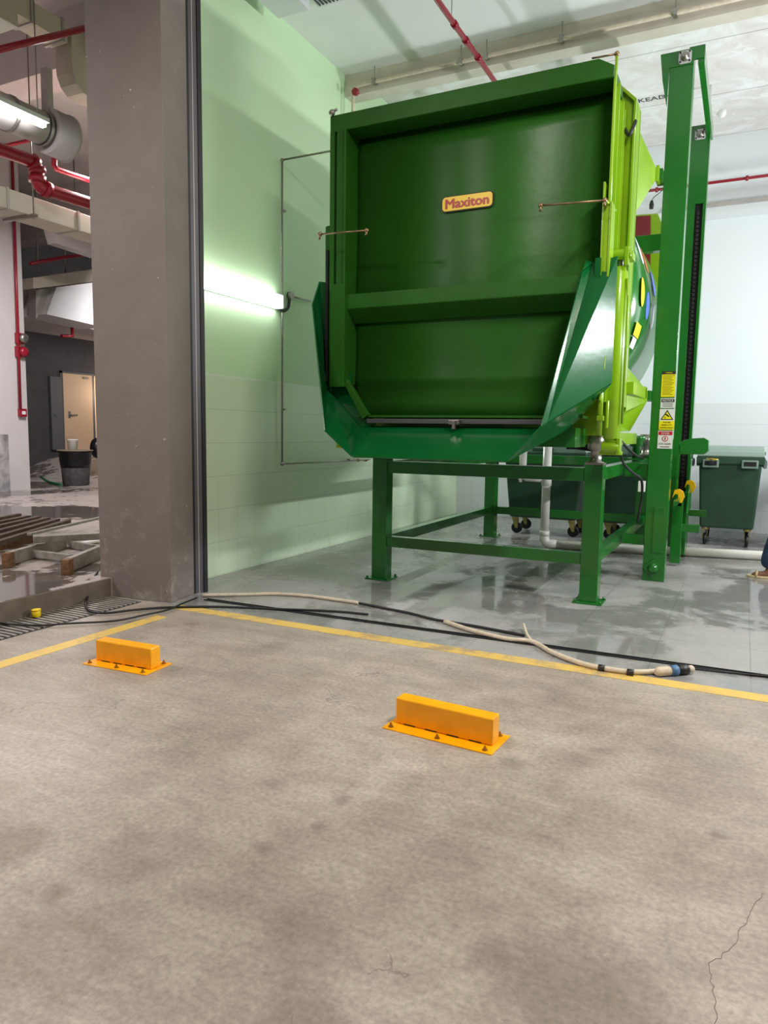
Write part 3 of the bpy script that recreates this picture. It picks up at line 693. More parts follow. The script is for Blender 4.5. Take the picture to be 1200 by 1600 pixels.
# carriage
MB().box((-.70, 8.95, .03), (-.585, 9.02, .80)).box((-.70, 8.95, .70), (-.6, 9.7, .78)).build('carriage_plate', 'green', ms, .004)
MB().box((-.60, 9.3, .08), (-.56, 9.66, .85)).prism([(-.56, 9.05, .62), (-.56, 9.6, .62), (-.56, 9.6, .9), (-.56, 9.2, .84)], (.02, 0, 0)).build('carriage_side', 'green', ms, .004)
MB().box((-.62, 9.0, .40), (-.40, 9.06, .49)).build('lift_arm', 'green', ms, .004)
MB().box((-.60, 9.6, .53), (-.36, 9.66, .61)).build('lift_arm', 'green', ms, .004)
def hook(x, y, z):
    pts = [(x - .06, 0, z - .05), (x - .03, 0, z), (x + .0, 0, z - .01), (x + .0, 0, z - .05), (x - .02, 0, z - .10), (x + .04, 0, z - .10), (x + .07, 0, z - .03), (x + .05, 0, z + .03), (x + .01, 0, z + .055), (x - .04, 0, z + .04)]
    MB().prism([(a, y, c) for a, _, c in pts], (0, .02, 0)).build('hook', 'hook', ms, .003)
hook(-.62, 8.6, .87); hook(-.555, 9.45, .93)
MB().box((-.63, 8.1, .78), (-.59, 9.6, .83)).build('hook_bar', 'green', ms, .003)
MB().box((-.69, 8.2, 1.13), (-.675, 8.215, 1.37)).build('yellow_tab', 'hook', ms)
pp = [AY(u, v, 8.7) for u, v in ((1060, 694), (1068, 688), (1080, 685), (1100, 684), (1107, 688), (1107, 704), (1100, 710), (1060, 710))]
MB().prism([(q.x, 8.7, q.z) for q in pp], (0, .32, 0)).build('push_plate', 'green', ms, .006)
MB().box((-.66, 8.7, .8), (-.64, 8.75, 1.4)).build('push_bar', 'green', ms)
# warning signs on the front post
def sign(u0, u1, v0, v1, kind):
    a = AY((u0 + u1) / 2, v0, 7.862); b = AY((u0 + u1) / 2, v1, 7.862); xa = AY(u0, (v0 + v1) / 2, 7.862).x; xb = AY(u1, (v0 + v1) / 2, 7.862).x
    z1, z0 = a.z, b.z; xc = (xa + xb) / 2; w = xb - xa; h = z1 - z0
    def rect(nm, m_, x0, x1, za, zb_, y, par): return MB().box((x0, y, za), (x1, y + .002, zb_)).build(nm, m_, par)
    base = rect('warning_sign', 'sign_white' if kind != 'caution' else 'sign_yellow', xa, xb, z0, z1, 7.866, postA)
    Y1 = 7.8645
    def txt(t, zc, ww, hh, m_='sign_dark'): text_obj('sign_text', t, .03, (xc, Y1 - .001, zc), (1, 0, 0), (0, 0, 1), m_, base, ww, .0, hh)
    if kind == 'caution':
        rect('sign_header', 'sign_dark', xa, xb, z1 - h * .12, z1, Y1, base)
        txt('WARNING', z1 - h * .06, w * .5, h * .05, 'sign_yellow')
        for k in range(14): rect('text_line', 'sign_dark', xa + w * .1, xb - w * (.08 + .25 * (k * 37 % 5) / 5), z1 - h * (.18 + k * .057), z1 - h * (.165 + k * .057), Y1, base) if k < 14 else 0
    if kind == 'notice':
        rect('sign_header', 'st_blue' if 0 else 'sign_dark', xa + w * .06, xb - w * .06, z1 - h * .42, z1 - h * .08, Y1, base)
        txt('NOTICE', z1 - h * .25, w * .72, h * .22, 'sign_white')
        for k in range(3): rect('text_line', 'ink', xa + w * .15, xb - w * .15, z1 - h * (.58 + k * .14), z1 - h * (.53 + k * .14), Y1, base)
    if kind == 'cctv':
        rect('sign_panel', 'sign_yellow', xa, xb, z0, z0 + h * .43, Y1 + .0005, base)
        t = MB().prism([(xc - w * .42, Y1, z0 + h * .48), (xc + w * .42, Y1, z0 + h * .48), (xc, Y1, z1 - h * .04)], (0, .001, 0)).build('warning_triangle', 'sign_dark', base)
        MB().prism([(xc - w * .31, Y1 - .001, z0 + h * .52), (xc + w * .31, Y1 - .001, z0 + h * .52), (xc, Y1 - .001, z1 - h * .13)], (0, .001, 0)).build('triangle_face', 'sign_yellow', base)
        MB().prism([(xc - w * .12, Y1 - .002, z0 + h * .72), (xc + w * .12, Y1 - .002, z0 + h * .60), (xc + w * .16, Y1 - .002, z0 + h * .66), (xc - w * .06, Y1 - .002, z0 + h * .78)], (0, .001, 0)).box((xc - w * .14, Y1 - .002, z0 + h * .55), (xc - w * .1, Y1 - .001, z0 + h * .63)).build('camera_symbol', 'sign_dark', base)
        for k, t_ in enumerate(('YOU ARE', 'UNDER CCTV', 'SURVEILLANCE')): txt(t_, z0 + h * (.36 - .13 * k), w * (.5, .7, .85)[k], h * .07)
    if kind == 'danger':
        rect('sign_header', 'sign_red', xa + w * .04, xb - w * .04, z1 - h * .24, z1 - h * .04, Y1, base)
        txt('DANGER', z1 - h * .14, w * .55, h * .10, 'sign_white')
        MB().lathe((xc, Y1, z0 + h * .56), [(w * .2, 0), (w * .2, -.001)], (0, 1, 0), 20).build('prohibition_ring', 'sign_red', base)
        MB().lathe((xc, Y1 - .001, z0 + h * .56), [(w * .15, 0), (w * .15, -.001)], (0, 1, 0), 20).build('ring_face', 'sign_white', base)
        MB().box((xc - w * .04, Y1 - .003, z0 + h * .48), (xc + w * .04, Y1 - .002, z0 + h * .64)).build('hand_symbol', 'sign_red', base)
        txt('STAY CLEAR', z0 + h * .27, w * .78, h * .08)
        rect('text_line', 'ink', xa + w * .2, xb - w * .2, z0 + h * .08, z0 + h * .12, Y1, base)
sign(1033.5, 1055, 580, 620, 'caution'); sign(1032, 1055, 622, 637.5, 'notice'); sign(1030, 1054, 639, 671.5, 'cctv'); sign(1027.5, 1051, 673, 701, 'danger')

# ---------------------------------------------------------------- hoses and cables round the stand
def tube_thing(name, pts, r, mt, label, cat, sub=6, n=8, group=None):
    o = MB().tube(smooth_path(pts, sub), r, n).build(name, mt); return tag(o, label, cat, group)
hb = thing('hydraulic_hose', (-1.5, 6.9, 1.26), 'bundle of black hydraulic hoses under the compactor chute', 'hose')
for k in range(5):
    a = AY(862 + 6 * k, 684 + k * 4, 6.75); c = AY(900, 688 + 3 * k, 6.8); d = AY(935, 680 + 6 * k, 6.8)
    MB().tube(smooth_path([a, c, d, d + Vector((.05, .2, .03))], 5), .014, 8).build('hose', 'black', hb)
tube_thing('power_cable', [AY(965, 683, 6.75), AY(980, 700, 7.2), AY(994, 712, 7.6), AY(1005, 716, 7.8)], .014, 'black', 'short black cable looping from the lime frame to the lifter post', 'cable')
tube_thing('power_cable', [AY(967, 700, 6.75), AY(975, 725, 7.0), AY(990, 740, 7.3), AY(1002, 750, 7.6), AY(1003, 775, 7.75), AY(999, 800, 7.75), AY(996, 815, 7.75)], .013, 'black', 'long black cable hanging down past the white junction box', 'cable')
jb = AY(1003, 760, 7.8)
o = MB().box((jb.x - .035, 7.77, jb.z - .055), (jb.x + .03, 7.85, jb.z + .055)).build('junction_box', 'white', None, .004); tag(o, 'small white junction box on the edge of the lifter post', 'box')

# ---------------------------------------------------------------- drain pipes
pv = thing('drain_pipe', (-2.4, 9.8, 0), 'white plastic drain pipe dropping to the floor and running right along it', 'pipe')
va = GZ(850, 850, .06); vx, vy = va.x, va.y
pe = GZ(1190, 868, .06)
MB().tube([(vx, vy, 1.4), (vx, vy, .16)], .057, 16).build('down_pipe', 'pvc', pv)
MB().tube([Vector((vx, vy, .2)), Vector((vx, vy, .13)), Vector((vx + .02, vy, .085)), Vector((vx + .06, vy + .01, .063)), Vector((vx + .16, vy + .02, .06))], .064, 16).build('elbow', 'pvc', pv)
ext = (Vector((pe.x, pe.y, .06)) - Vector((vx, vy, .06))).normalized()
MB().tube([Vector((vx + .12, vy + .012, .06)), Vector((vx, vy, .06)) + ext * 6.2], .057, 16).build('floor_pipe', 'pvc', pv)
zj = AY(852, 748, vy).z
bx = AY(818, 700, vy).x
MB().tube([(vx, vy, zj), (bx + .06, vy, zj), (bx, vy, zj + .06), (bx, vy, 1.4)], .05, 14).build('branch_pipe', 'pvc', pv)
MB().lathe((vx, vy, zj - .09), [(.066, 0), (.066, .18)]).build('coupling', 'pvc', pv); MB().lathe((vx, vy, .17), [(.066, 0), (.066, .07)]).build('coupling', 'pvc', pv); MB().lathe((bx - .04, vy, zj), [(.06, 0), (.06, .03)], (1, 0, 0)).build('end_cap', 'pvc', pv)

# ---------------------------------------------------------------- wheeled bins
def make_bin(label, loc, rot, W_=1.22, D_=.78, grp='green wheeled refuse bins along the back wall'):
    """rot = 0: long side towards the camera"""
    t = thing('wheeled_bin', (0, 0, 0), label, 'bin', grp)
    def loop(w, d, z): return [(-w, -d, z), (w, -d, z), (w, d, z), (-w, d, z)]
    w0, d0 = W_ / 2 * .82, D_ / 2 * .84; w1, d1 = W_ / 2 * .97, D_ / 2 * .97
    MB().hull(loop(w0, d0, .25), loop(w1, d1, 1.18)).build('body', 'bingreen', t, .03, 3)
    r = MB().box((-W_ / 2 - .015, -D_ / 2 - .02, 1.14), (W_ / 2 + .015, D_ / 2 + .02, 1.24))
    rim = r.build('rim', 'bingreen', t, .012)
    hh = MB()
    for s_ in (-1, 1):
        hh.box((s_ * W_ * .3 - .11, -D_ / 2 - .045, 1.09), (s_ * W_ * .3 + .11, -D_ / 2, 1.2)).box((-.11 + s_ * 0, s_ * (D_ / 2) - .0, 1.09), (.11, s_ * (D_ / 2 + .045), 1.2))
        for q in (-1, 1): hh.box((s_ * (W_ / 2), q * D_ * .3 - .1, 1.09), (s_ * (W_ / 2 + .045), q * D_ * .3 + .1, 1.2))
    hh.build('handle', 'binlid', t, .01)
    dk = MB()
    for s_ in (-1, 1):
        dk.box((s_ * W_ * .3 - .085, -D_ / 2 - .048, 1.12), (s_ * W_ * .3 + .085, -D_ / 2 - .04, 1.18))
        for q in (-1, 1): dk.box((s_ * (W_ / 2 + .04), q * D_ * .3 - .075, 1.12), (s_ * (W_ / 2 + .048), q * D_ * .3 + .075, 1.18))
    dk.build('handle_slot', 'black', t)
    n = 8; pts = [(W_ / 2 + .02, 1.24)] + [((W_ / 2 + .02) * math.cos(PI * i / n), 1.26 + .12 * math.sin(PI * i / n)) for i in range(n + 1)] + [(-W_ / 2 - .02, 1.24)]
    lid = MB().prism([(x, -D_ / 2 - .01, z) for x, z in pts], (0, D_ + .02, 0)).build('lid', 'binlid', t, .02, 3)
    MB().box((-.16, -D_ / 2 - .03, 1.26), (.16, -D_ / 2 + .05, 1.31)).build('lid_grip', 'bingreen', lid, .01)
    for sx in (-1, 1):
        for sy in (-1, 1):
            x, y = sx * W_ / 2 * .70, sy * D_ / 2 * .66
            c = MB().lathe((x, y, .22), [(.05, 0), (.05, .04)]).prism([(x - .045, y - .03, .23), (x + .045, y - .03, .23), (x + .02 + .03, y - .03, .08), (x + .01, y - .03, .08)], (0, .006, 0)).prism([(x - .045, y + .03, .23), (x + .045, y + .03, .23), (x + .05, y + .03, .08), (x + .01, y + .03, .08)], (0, .006, 0)).build('castor_fork', 'zinc', t)
            MB().lathe((x + .03, y - .022, .085), [(.07, 0), (.083, .008), (.083, .036), (.07, .044)], (0, 1, 0)).build('wheel', 'black', c)
    t.location = loc; t.rotation_euler.z = rot; return t
BR = make_bin('dark green wheeled bin with a padlocked rim, right of the lifter', (-.15, 11.42, 0), PI / 2, 1.22, .80)
B1 = copy_thing(BR, (-2.64, 10.98, 0), 'dark green wheeled bin seen between the left and right legs of the stand', 0)
B2 = copy_thing(BR, (-1.275, 11.02, 0), 'dark green wheeled bin behind the right leg of the stand', 0)
B3 = copy_thing(BR, (.80, 11.5, 0), 'dark green wheeled bin cut by the right edge of the photo', PI / 2)
lk = AY(1111, 720, 10.75)
pl = thing('padlock', (lk.x, 10.78, lk.z), 'small brass padlock hanging from the rim of the right hand bin', 'padlock')
MB().box((lk.x - .03, 10.72, lk.z - .05), (lk.x + .03, 10.75, lk.z)).build('lock_body', 'black', pl, .006)
MB().tube(arc((lk.x, 10.735, lk.z), .03, 0, PI, (1, 0, 0), (0, 0, 1)), .008, 8).tube([(lk.x - .06, 10.735, lk.z + .03), (lk.x + .09, 10.735, lk.z + .02)], .008, 8).build('shackle', 'brush', pl)

# ---------------------------------------------------------------- wheel stops
def wheel_stop(c0, c1, label):
    """c0, c1: front corners of the base plate"""
    c0, c1 = Vector(c0), Vector(c1); L_ = .54; ang = math.atan2((c1 - c0).y, (c1 - c0).x)
    L_ = (c1 - c0).length
    t = thing('wheel_stop', (0, 0, 0), label, 'wheel stop', 'orange wheel stops on the parking floor')
    D_ = .25
    MB().box((0, 0, 0), (L_, D_, .006)).build('base_plate', 'orange', t, .001)
    bx0, bx1, by0, by1 = .03, L_ - .03,   .085, .175
    body = MB().box((bx0, by0, .006), (bx1, by1, .142)).build('body', 'orange', t, .008)
    for k in range(4): MB().box((bx0 + .05 + k * (L_ - .16) / 3.6, by0 - .0015, .008), (bx0 + .05 + k * (L_ - .16) / 3.6 + .065, by0 + .001, .0125)).build('weld_gap', 'black', body)
    for x in (.035, L_ / 2, L_ - .045):
        for y in (.028, D_ - .028):
            b = MB().lathe((x, y, .006), [(.015, 0), (.015, .003), (.0095, .003), (.0095, .012), (.005, .012), (.005, .022)], n=8); [setattr(f_, 'smooth', False) for f_ in b.bm.faces]; b.build('anchor_bolt', 'boltpaint', t)
    t.location = c0; t.rotation_euler.z = ang; return t
wheel_stop((-3.70, 3.15, 0), (-3.19, 3.18, 0), 'orange steel wheel stop nearer the taupe pillar')
wheel_stop(tuple(GZ(597, 1138)), tuple(GZ(768, 1181)), 'orange steel wheel stop nearest the camera, below the compactor')

# ---------------------------------------------------------------- hose with connector and cables on the floor
def G(pts, z): return [GZ(u, v, z) for u, v in pts]
tube_thing('cream_hose', G([(316, 930), (380, 929), (430, 928), (480, 931), (525, 937), (560, 942)], .016), .016, 'cream', 'cream flexible hose lying along the wet threshold near the pillar', 'hose')
ch_ = thing('connector_hose', tuple(GZ(900, 1033)), 'cream corrugated hose ending in a taped plug connector beside the yellow line', 'hose')
MB().tube(smooth_path(G([(695, 971), (740, 986), (790, 998), (832, 1003), (862, 1019), (900, 1034), (935, 1043), (975, 1049), (1000, 1050), (1025, 1049)], .018), 6), .017, 10).build('hose', 'cream', ch_)
MB().tube(smooth_path([GZ(832, 1003, .018), GZ(824, 992, .03), GZ(818, 975, .05)], 5), .010, 8).build('loose_branch', 'cream', ch_)
for u, v in ((940, 1044), (985, 1051)): MB().lathe(GZ(u, v, .018) - Vector((.02, 0, 0)), [(.023, 0), (.023, .04)], (1, 0, 0), 12).build('hose_clip', 'sign_dark', ch_)
c0, c1 = GZ(1024, 1050, .03), GZ(1084, 1045, .03); ax_ = (c1 - c0); ll_ = ax_.length
MB().lathe(c0, [(.016, 0), (.030, .02), (.030, ll_ * .35), (.03, ll_ * .38)], ax_, 16).build('plug', 'cream', ch_); MB().lathe(c0, [(.024, ll_ * .8), (.024, ll_ * .95), (.012, ll_)], ax_, 16).build('cable_gland', 'cream', ch_)
MB().lathe(c0, [(.035, ll_ * .37), (.035, ll_ * .55)], ax_, 16).build('blue_collar', 'blue', ch_)
MB().lathe(c0, [(.032, ll_ * .54), (.032, ll_ * .82)], ax_, 16).build('black_collar', 'black', ch_)
tube_thing('black_cable', G([(1084, 1045), (1120, 1049), (1160, 1053), (1215, 1058)], .01), .007, 'black', 'thin black cable leaving the plug connector to the right', 'cable')
tube_thing('black_cable', G([(560, 942), (600, 950), (640, 958), (680, 968), (740, 978), (820, 993)], .012), .011, 'black', 'black cable beside the floor track below the left stand leg', 'cable')
tube_thing('black_cable', [GZ(153, 893, .19), GZ(146, 905, .15), GZ(137, 932, .05), GZ(134, 946, .026), GZ(141, 955, .026), GZ(165, 958, .024), GZ(210, 953, .024), GZ(262, 949, .014), GZ(340, 948, .014), GZ(420, 951, .014), GZ(520, 955, .014), GZ(575, 960, .014)], .010, 'black', 'black cable looping off the raised slab and round the pillar base', 'cable')
tube_thing('black_cable', G([(0, 974), (60, 977), (110, 974), (180, 970), (230, 960), (262, 953), (285, 943), (308, 934)], .024), .008, 'black', 'black cable crossing the floor grating to the door jamb', 'cable')
# floor grating along the kerb
gt = thing('drain_grating', (-4.8, 2, 0), 'steel drain grating in the floor along the raised slab', 'grating')
gm = MB().box((-4.99, -1, -.0), (-4.62, 4.58, .003)); gm.build('channel', 'frame_black', gt)
gb = MB()
k = 0; yy = -.2
while yy < 4.56: gb.box((-4.985, yy, .003), (-4.625, yy + .022, .012)); yy += .05
gb.build('grating_bars', 'alu', gt)
yc = thing('yellow_cap', tuple(GZ(57, 966)), 'small yellow plastic cap standing on the grating by the kerb', 'cap')
p0 = GZ(57, 966); MB().lathe((p0.x, p0.y, .012), [(.03, 0), (.034, .005), (.034, .045), (.03, .05)]).build('cap_body', 'yellow', yc)
MB().lathe((p0.x, p0.y, .062), [(.034, 0), (.037, .004), (.034, .012), (.02, .013)]).build('cap_rim', 'yellow', yc)

# ---------------------------------------------------------------- left wall lamp, pipes
A_, B_ = AX(300, 436, FX + .06), AX(433, 471, FX + .06)
zl = 2.93
wl = thing('wall_lamp', (FX, 6.2, zl), 'lit white batten lamp on the greenish left wall', 'lamp')
MB().box((FX, 5.35, zl - .075), (FX + .02, 6.88, zl + .075)).build('lamp_housing', 'fixture', wl, .008)
MB().box((FX + .02, 5.37, zl - .072), (FX + .11, 6.85, zl + .072)).build('diffuser', 'lamp', wl, .012)
MB().box((FX, 6.85, zl - .073), (FX + .112, 6.88, zl + .073)).build('end_cap', 'fixture', wl, .006)
cdt = thing('wall_conduit', (FX, 7.1, 3.0), 'short grey conduit with round box beside the wall lamp', 'conduit')
MB().tube(smooth_path([AX(433, 477, FX + .04), AX(441, 486, FX + .04), AX(450, 481, FX + .04), AX(452, 468, FX + .04)], 5), .018, 8).build('flexible_lead', 'ink', cdt)
MB().lathe(AX(451, 462, FX), [(.045, 0), (.045, .05)], (1, 0, 0)).build('round_box', 'steel', cdt)
MB().tube([AX(453, 462, FX + .03), AX(486, 471, FX + .03)], .011, 8).build('conduit', 'steel', cdt)
wp = thing('water_pipe', (FX, 7.0, 1.1), 'thin metal water pipe framing the left wall beside the compactor', 'pipe')
t0 = AX(441, 250, FX + .04); b0_ = AX(441, 725, FX + .04); e0 = AX(578, 718, FX + .04); top_end = AY(518, 235, t0.y)
MB().tube([t0, b0_], .011, 8).build('riser', 'steel', wp)
MB().tube([b0_, e0], .009, 8).build('lower_run', 'steel', wp)
MB().tube([t0, (xl + .1, t0.y, t0.z)], .011, 8).build('upper_run', 'steel', wp)
for q in (t0, b0_): MB().sphere(q, .022).build('elbow', 'steel', wp)
for u in (545, 560, 572): MB().lathe(AX(u, 719, FX + .03), [(.018, -.02), (.018, .02)], (0, 1, 0), 8).build('valve', 'red', wp)
for v in (330, 480, 640): MB().box(tuple(AX(441, v, FX) + Vector((0, -.02, -.01))), tuple(AX(441, v, FX) + Vector((.045, .02, .01)))).build('clip', 'steel', wp)

# ---------------------------------------------------------------- ceiling things in the room
vt = thing('ceiling_vent', (-4.5, 6.6, CEIL), 'white louvred air vent at the top of the photo', 'vent')
q = GZ(500, 4, CEIL)
MB().box((q.x - .02, q.y - .9, CEIL - .05), (q.x + .30, q.y, CEIL)).build('vent_frame', 'fixture', vt, .004)
for k in range(6): MB().box((q.x + .02 + k * .042, q.y - .86, CEIL - .06), (q.x + .035 + k * .042, q.y - .04, CEIL - .045)).build('slat', 'ink', vt)
q = GZ(448, 10, CEIL - .12)
o = MB().box((q.x - .1, q.y - 1.4, CEIL - .22), (q.x + .28, q.y, CEIL)).build('ceiling_box', 'fixture', None, .006); tag(o, 'grey box unit under the ceiling beside the louvred vent', 'box')
rp = thing('sprinkler_pipe', (-2.6, 7, 5.4), 'red sprinkler pipe hanging below the white room ceiling', 'pipe')
pa, pb = GZ(655, -40, 5.62), GZ(775, 130, 5.55); dd = (pb - pa)
pb2 = pa + dd * 1.6
if pb2.y > 12: pb2 = pa + dd * (12 - pa.y) / dd.y
MB().tube([pa - dd * .4, pa, pb2], .028, 12).build('pipe_run', 'red', rp)
for t_ in (.4, .55, .72): 
    q = pa + dd * t_; MB().lathe(q, [(.037, -.03), (.037, .03)], dd, 12).build('coupling', 'red', rp)
q = pa + dd * .36; MB().tube([q, (q.x, q.y, CEIL)], .005, 6).build('hanger', 'steel', rp)
cp = thing('ceiling_conduit', (0, 8.3, 5.8), 'cream conduit clipped along the beam across the room', 'conduit')
zc2 = 5.80
xe = AY(551, 140, 8.33).x
MB().tube([(4, 8.34, zc2), (xe + .08, 8.34, zc2), (xe + .02, 8.34, zc2 - .03), (xe, 8.34, zc2 - .09), (xe, 8.34, 4.4)], .022, 10).build('conduit_run', 'cream', cp)
for u in (585, 720, 760, 878, 1055):
    x = AY(u, 120, 8.34).x; q = AY(u, 130 - (u - 585) * .23, 8.34)
    MB().tube([(q.x, 8.34, CEIL + .02), (q.x, 8.34, zc2)], .005, 6).box((q.x - .02, 8.30, zc2 - .03), (q.x + .02, 8.38, zc2 + .03)).build('hanger', 'steel', cp)
q = AY(557, 145, 8.3); o = MB().lathe(q, [(.045, 0), (.045, -.05)], (0, 1, 0), 6).build('alarm_cap', 'red'); tag(o, 'small red cap on the beige beam above the machine corner', 'cap')
fp = thing('sprinkler_pipe', (0, 12, 5.0), 'thin red sprinkler pipe along the back wall behind the lifter', 'pipe')
a, b__ = AY(1015, 298, 12.5), AY(1200, 274, 12.5); MB().tube([a - (b__ - a) * .5, b__ + (b__ - a) * 1.0], .022, 10).build('pipe_run', 'red', fp)
for u in (1027, 1169): q = a + (b__ - a) * (u - 1015) / 185; MB().lathe(q, [(.04, -.02), (.04, .02)], (1, 0, 0), 8).build('coupling', 'red', fp)
zr = AY(1130, 320, 12.5).z
o = MB().box((-1.2, 12.42, zr - .02), (3.9, 12.5, zr + .02)).build('cable_tray', 'duct'); tag(o, 'grey cable trunking along the back wall above the bins', 'trunking')
sp = thing('wall_speaker', (-.45, 11, 5.6), 'small white round detector on the soffit right of the lifter', 'detector')
q = AY(1128, 177, 10.9); MB().sphere(q, .055).build('dome', 'white', sp)
MB().tube([q, q + Vector((-.16, 0, .0)), q + Vector((-.16, 0, SOF - q.z))], .02, 8).build('bracket', 'white', sp)
lb = thing('hanging_lampholder', (-1.4, 12, 4.6), 'black lamp holder dangling on a thin wire behind the machine', 'lamp holder')
q = AY(1018, 320, 12.2); MB().lathe(q, [(.03, -.06), (.035, .0), (.02, .06)]).build('holder', 'black', lb)
MB().tube(smooth_path([q + Vector((0, 0, .06)), AY(1022, 308, 12.2), AY(1032, 300, 12.2), AY(1040, 290, 12.2), AY(1042, 275, 12.2), Vector((AY(1042, 275, 12.2).x, 12.2, SOF))], 4), .006, 6).build('wire', 'black', lb)
t_ = GZ(1019, 154, SOF)
o = text_obj('stencil_lettering', 'KEAD', .2, (t_.x, t_.y, SOF - .002), (1, 0, 0), (0, -1, 0), 'ink', None, .36, .002, .12); tag(o, 'grey stencilled letters on the white soffit left of the lifter', 'lettering')
t_ = GZ(1046, 149, SOF); o = MB().box((t_.x - .1, t_.y - .012, SOF - .003), (t_.x + .12, t_.y + .012, SOF)).build('stencil_stroke', 'ink'); tag(o, 'grey stencilled dash after the letters on the soffit', 'lettering')
# fixtures that carry the room's other lamps
for nm, c, s_, lab in (('wall_lamp', (3.45, 6.6, 2.95), (.08, 1.4, .12), 'batten lamp on the right wall nearest the entrance'), ('wall_lamp', (3.45, 10.3, 2.95), (.08, 1.4, .12), 'batten lamp on the right wall nearest the back')):
    o = MB().box((c[0], c[1] - s_[1] / 2, c[2] - .06), (4.0, c[1] + s_[1] / 2, c[2] + .06)).build(nm, 'fixture'); tag(o, lab, 'lamp')

# ---------------------------------------------------------------- basement at the left
# white wall block
wx, wy = -13.69, 10.46
struct('wall_basement', MB().box((-20, -3, 0), (wx, wy, 7.0)), 'bwall')
struct('trim_basement_beam', MB().box((-24, 12.0, 5.9), (-5.2, 12.5, 7.0)), 'bceil')
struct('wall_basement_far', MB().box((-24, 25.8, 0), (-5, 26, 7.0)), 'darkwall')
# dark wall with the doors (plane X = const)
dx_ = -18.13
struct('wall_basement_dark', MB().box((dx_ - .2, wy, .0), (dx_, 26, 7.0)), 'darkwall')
def on(u, v): return AX(u, v, dx_)
dl, drr = on(98, 640), on(143, 640); zdt, zdb = on(98, 583).z, .84
d1 = MB().box((dx_, dl.y, zdb), (dx_ + .06, drr.y, zdt)); o = d1.build('door_1', 'door', None, .006); o['kind'] = 'structure'
q = on(108, 648); hh_ = MB().tube([q + Vector((.06, 0, 0)), q + Vector((.12, 0, 0)), q + Vector((.12, .2, 0))], .02, 8).box((dx_ + .06, q.y - .08, q.z - .1), (dx_ + .07, q.y - .0, q.z + .1)); hh_.build('door_handle', 'steel', o)
MB().box((dx_ + .05, drr.y - .35, zdt - .12), (dx_ + .1, drr.y - .15, zdt - .06)).build('door_closer', 'steel', o)
struct('trim_door_frame', MB().box((dx_, dl.y - .08, zdb), (dx_ + .04, dl.y, zdt + .06)).box((dx_, dl.y - .08, zdt), (dx_ + .04, drr.y + .1, zdt + .06)).box((dx_, drr.y, zdb), (dx_ + .04, drr.y + .1, zdt)), 'greydoor')
q0, q1 = on(144, 640), on(160, 640)
struct('trim_lit_doorway', MB().box((dx_, q0.y, zdb), (dx_ + .02, q1.y, zdt)), 'warmlit')  # flat panel on the wall, coloured like the light from a doorway
area('corridor_light', (dx_ + .9, q0.y + .9, 2.6), (-1, -.1, 0), .5, 1.2, 22, (1, .8, .6))
cb0, cb1 = on(76, 640), on(97, 640)
cbt = thing('grey_cabinet', (dx_, cb0.y, .84), 'dark grey steel cabinet standing left of the beige door', 'cabinet')
MB().box((dx_ + .005, cb0.y, .86), (dx_ + .12, cb1.y - .12, on(76, 588).z)).build('cabinet_body', 'greydoor', cbt, .01)
MB().lathe((dx_ + .12, cb0.y + .15, on(80, 648).z), [(.05, 0), (.05, .03)], (1, 0, 0)).build('handle', 'steel', cbt)
# overhead boxes/ducts near the dark area
struct('trim_basement_beam_dark', MB().box((dx_, wy + .2, on(60, 520).z), (dx_ + 2.1, 26, on(60, 520).z + .9)), 'bceil')
def dbox(name, x, pts, depth, mt, label, cat, group=None, bevel=.0, top=7.0):
    """box or trapezoid whose face lies in the plane X=x, extruded towards -X"""
    o = MB().prism([AX(u, v, x) for u, v in pts], (-depth, 0, 0)).build(name, mt, None, bevel)
    P_ = [AX(u, v, x) for u, v in pts]; q = sum(P_, Vector()) / len(P_); q.x -= depth / 2
    MB().tube([q, (q.x, q.y, top)], .012, 6).build('hanger_rod', 'steel', o); return tag(o, label, cat, group)
dbox('air_duct', -15.0, [(88, 449), (165, 439), (165, 512), (73, 491)], .9, 'duct_white', 'wide pale air duct with a sloped end above the dark doorway', 'duct')
dbox('air_duct', -15.2, [(56, 453), (86, 449.5), (71, 491), (60, 492), (56, 498)], .25, 'duct', 'short duct side panel left of the wide pale duct', 'duct')
dbox('air_duct', -14.6, [(52, 434), (165, 418), (165, 438), (52, 451)], .4, 'ductbeige', 'slim horizontal duct just above the wide pale duct', 'duct')
dbox('air_duct', -12.6, [(78, 345), (88, 380), (165, 405), (165, 365)], .25, 'duct', 'tapered grey duct end below the cable trunking', 'duct')
# cable trunking crossing in front of the white wall
cq = thing('suspended_trunking', (-9, 7, 4), 'pale suspended trunking with seam clips crossing the basement', 'trunking')
zq = AX(20, 322, -9).z
ya, yb2 = AX(-30, 300, -9).y, AX(165, 345, -9).y
zc3 = AX(60, 323, -9).z - .02
MB().box((-9.45, ya - 3, zc3 - .13), (-9, yb2 + 1, zc3 + .13)).build('trunking_body', 'ductbeige', cq, .006)
for u in (13, 122): q = AX(u, 330, -9); MB().box((-9.46, q.y - .02, zc3 - .14), (-8.985, q.y + .02, zc3 + .14)).build('seam_clip', 'duct', cq)
q = AX(45, 340, -9); MB().tube([(-8.9, q.y, zc3 - .2), (-8.9, q.y, 7)], .01, 6).box((-9.5, q.y - .03, zc3 - .17), (-8.85, q.y + .03, zc3 - .135)).build('hanger', 'steel', cq)
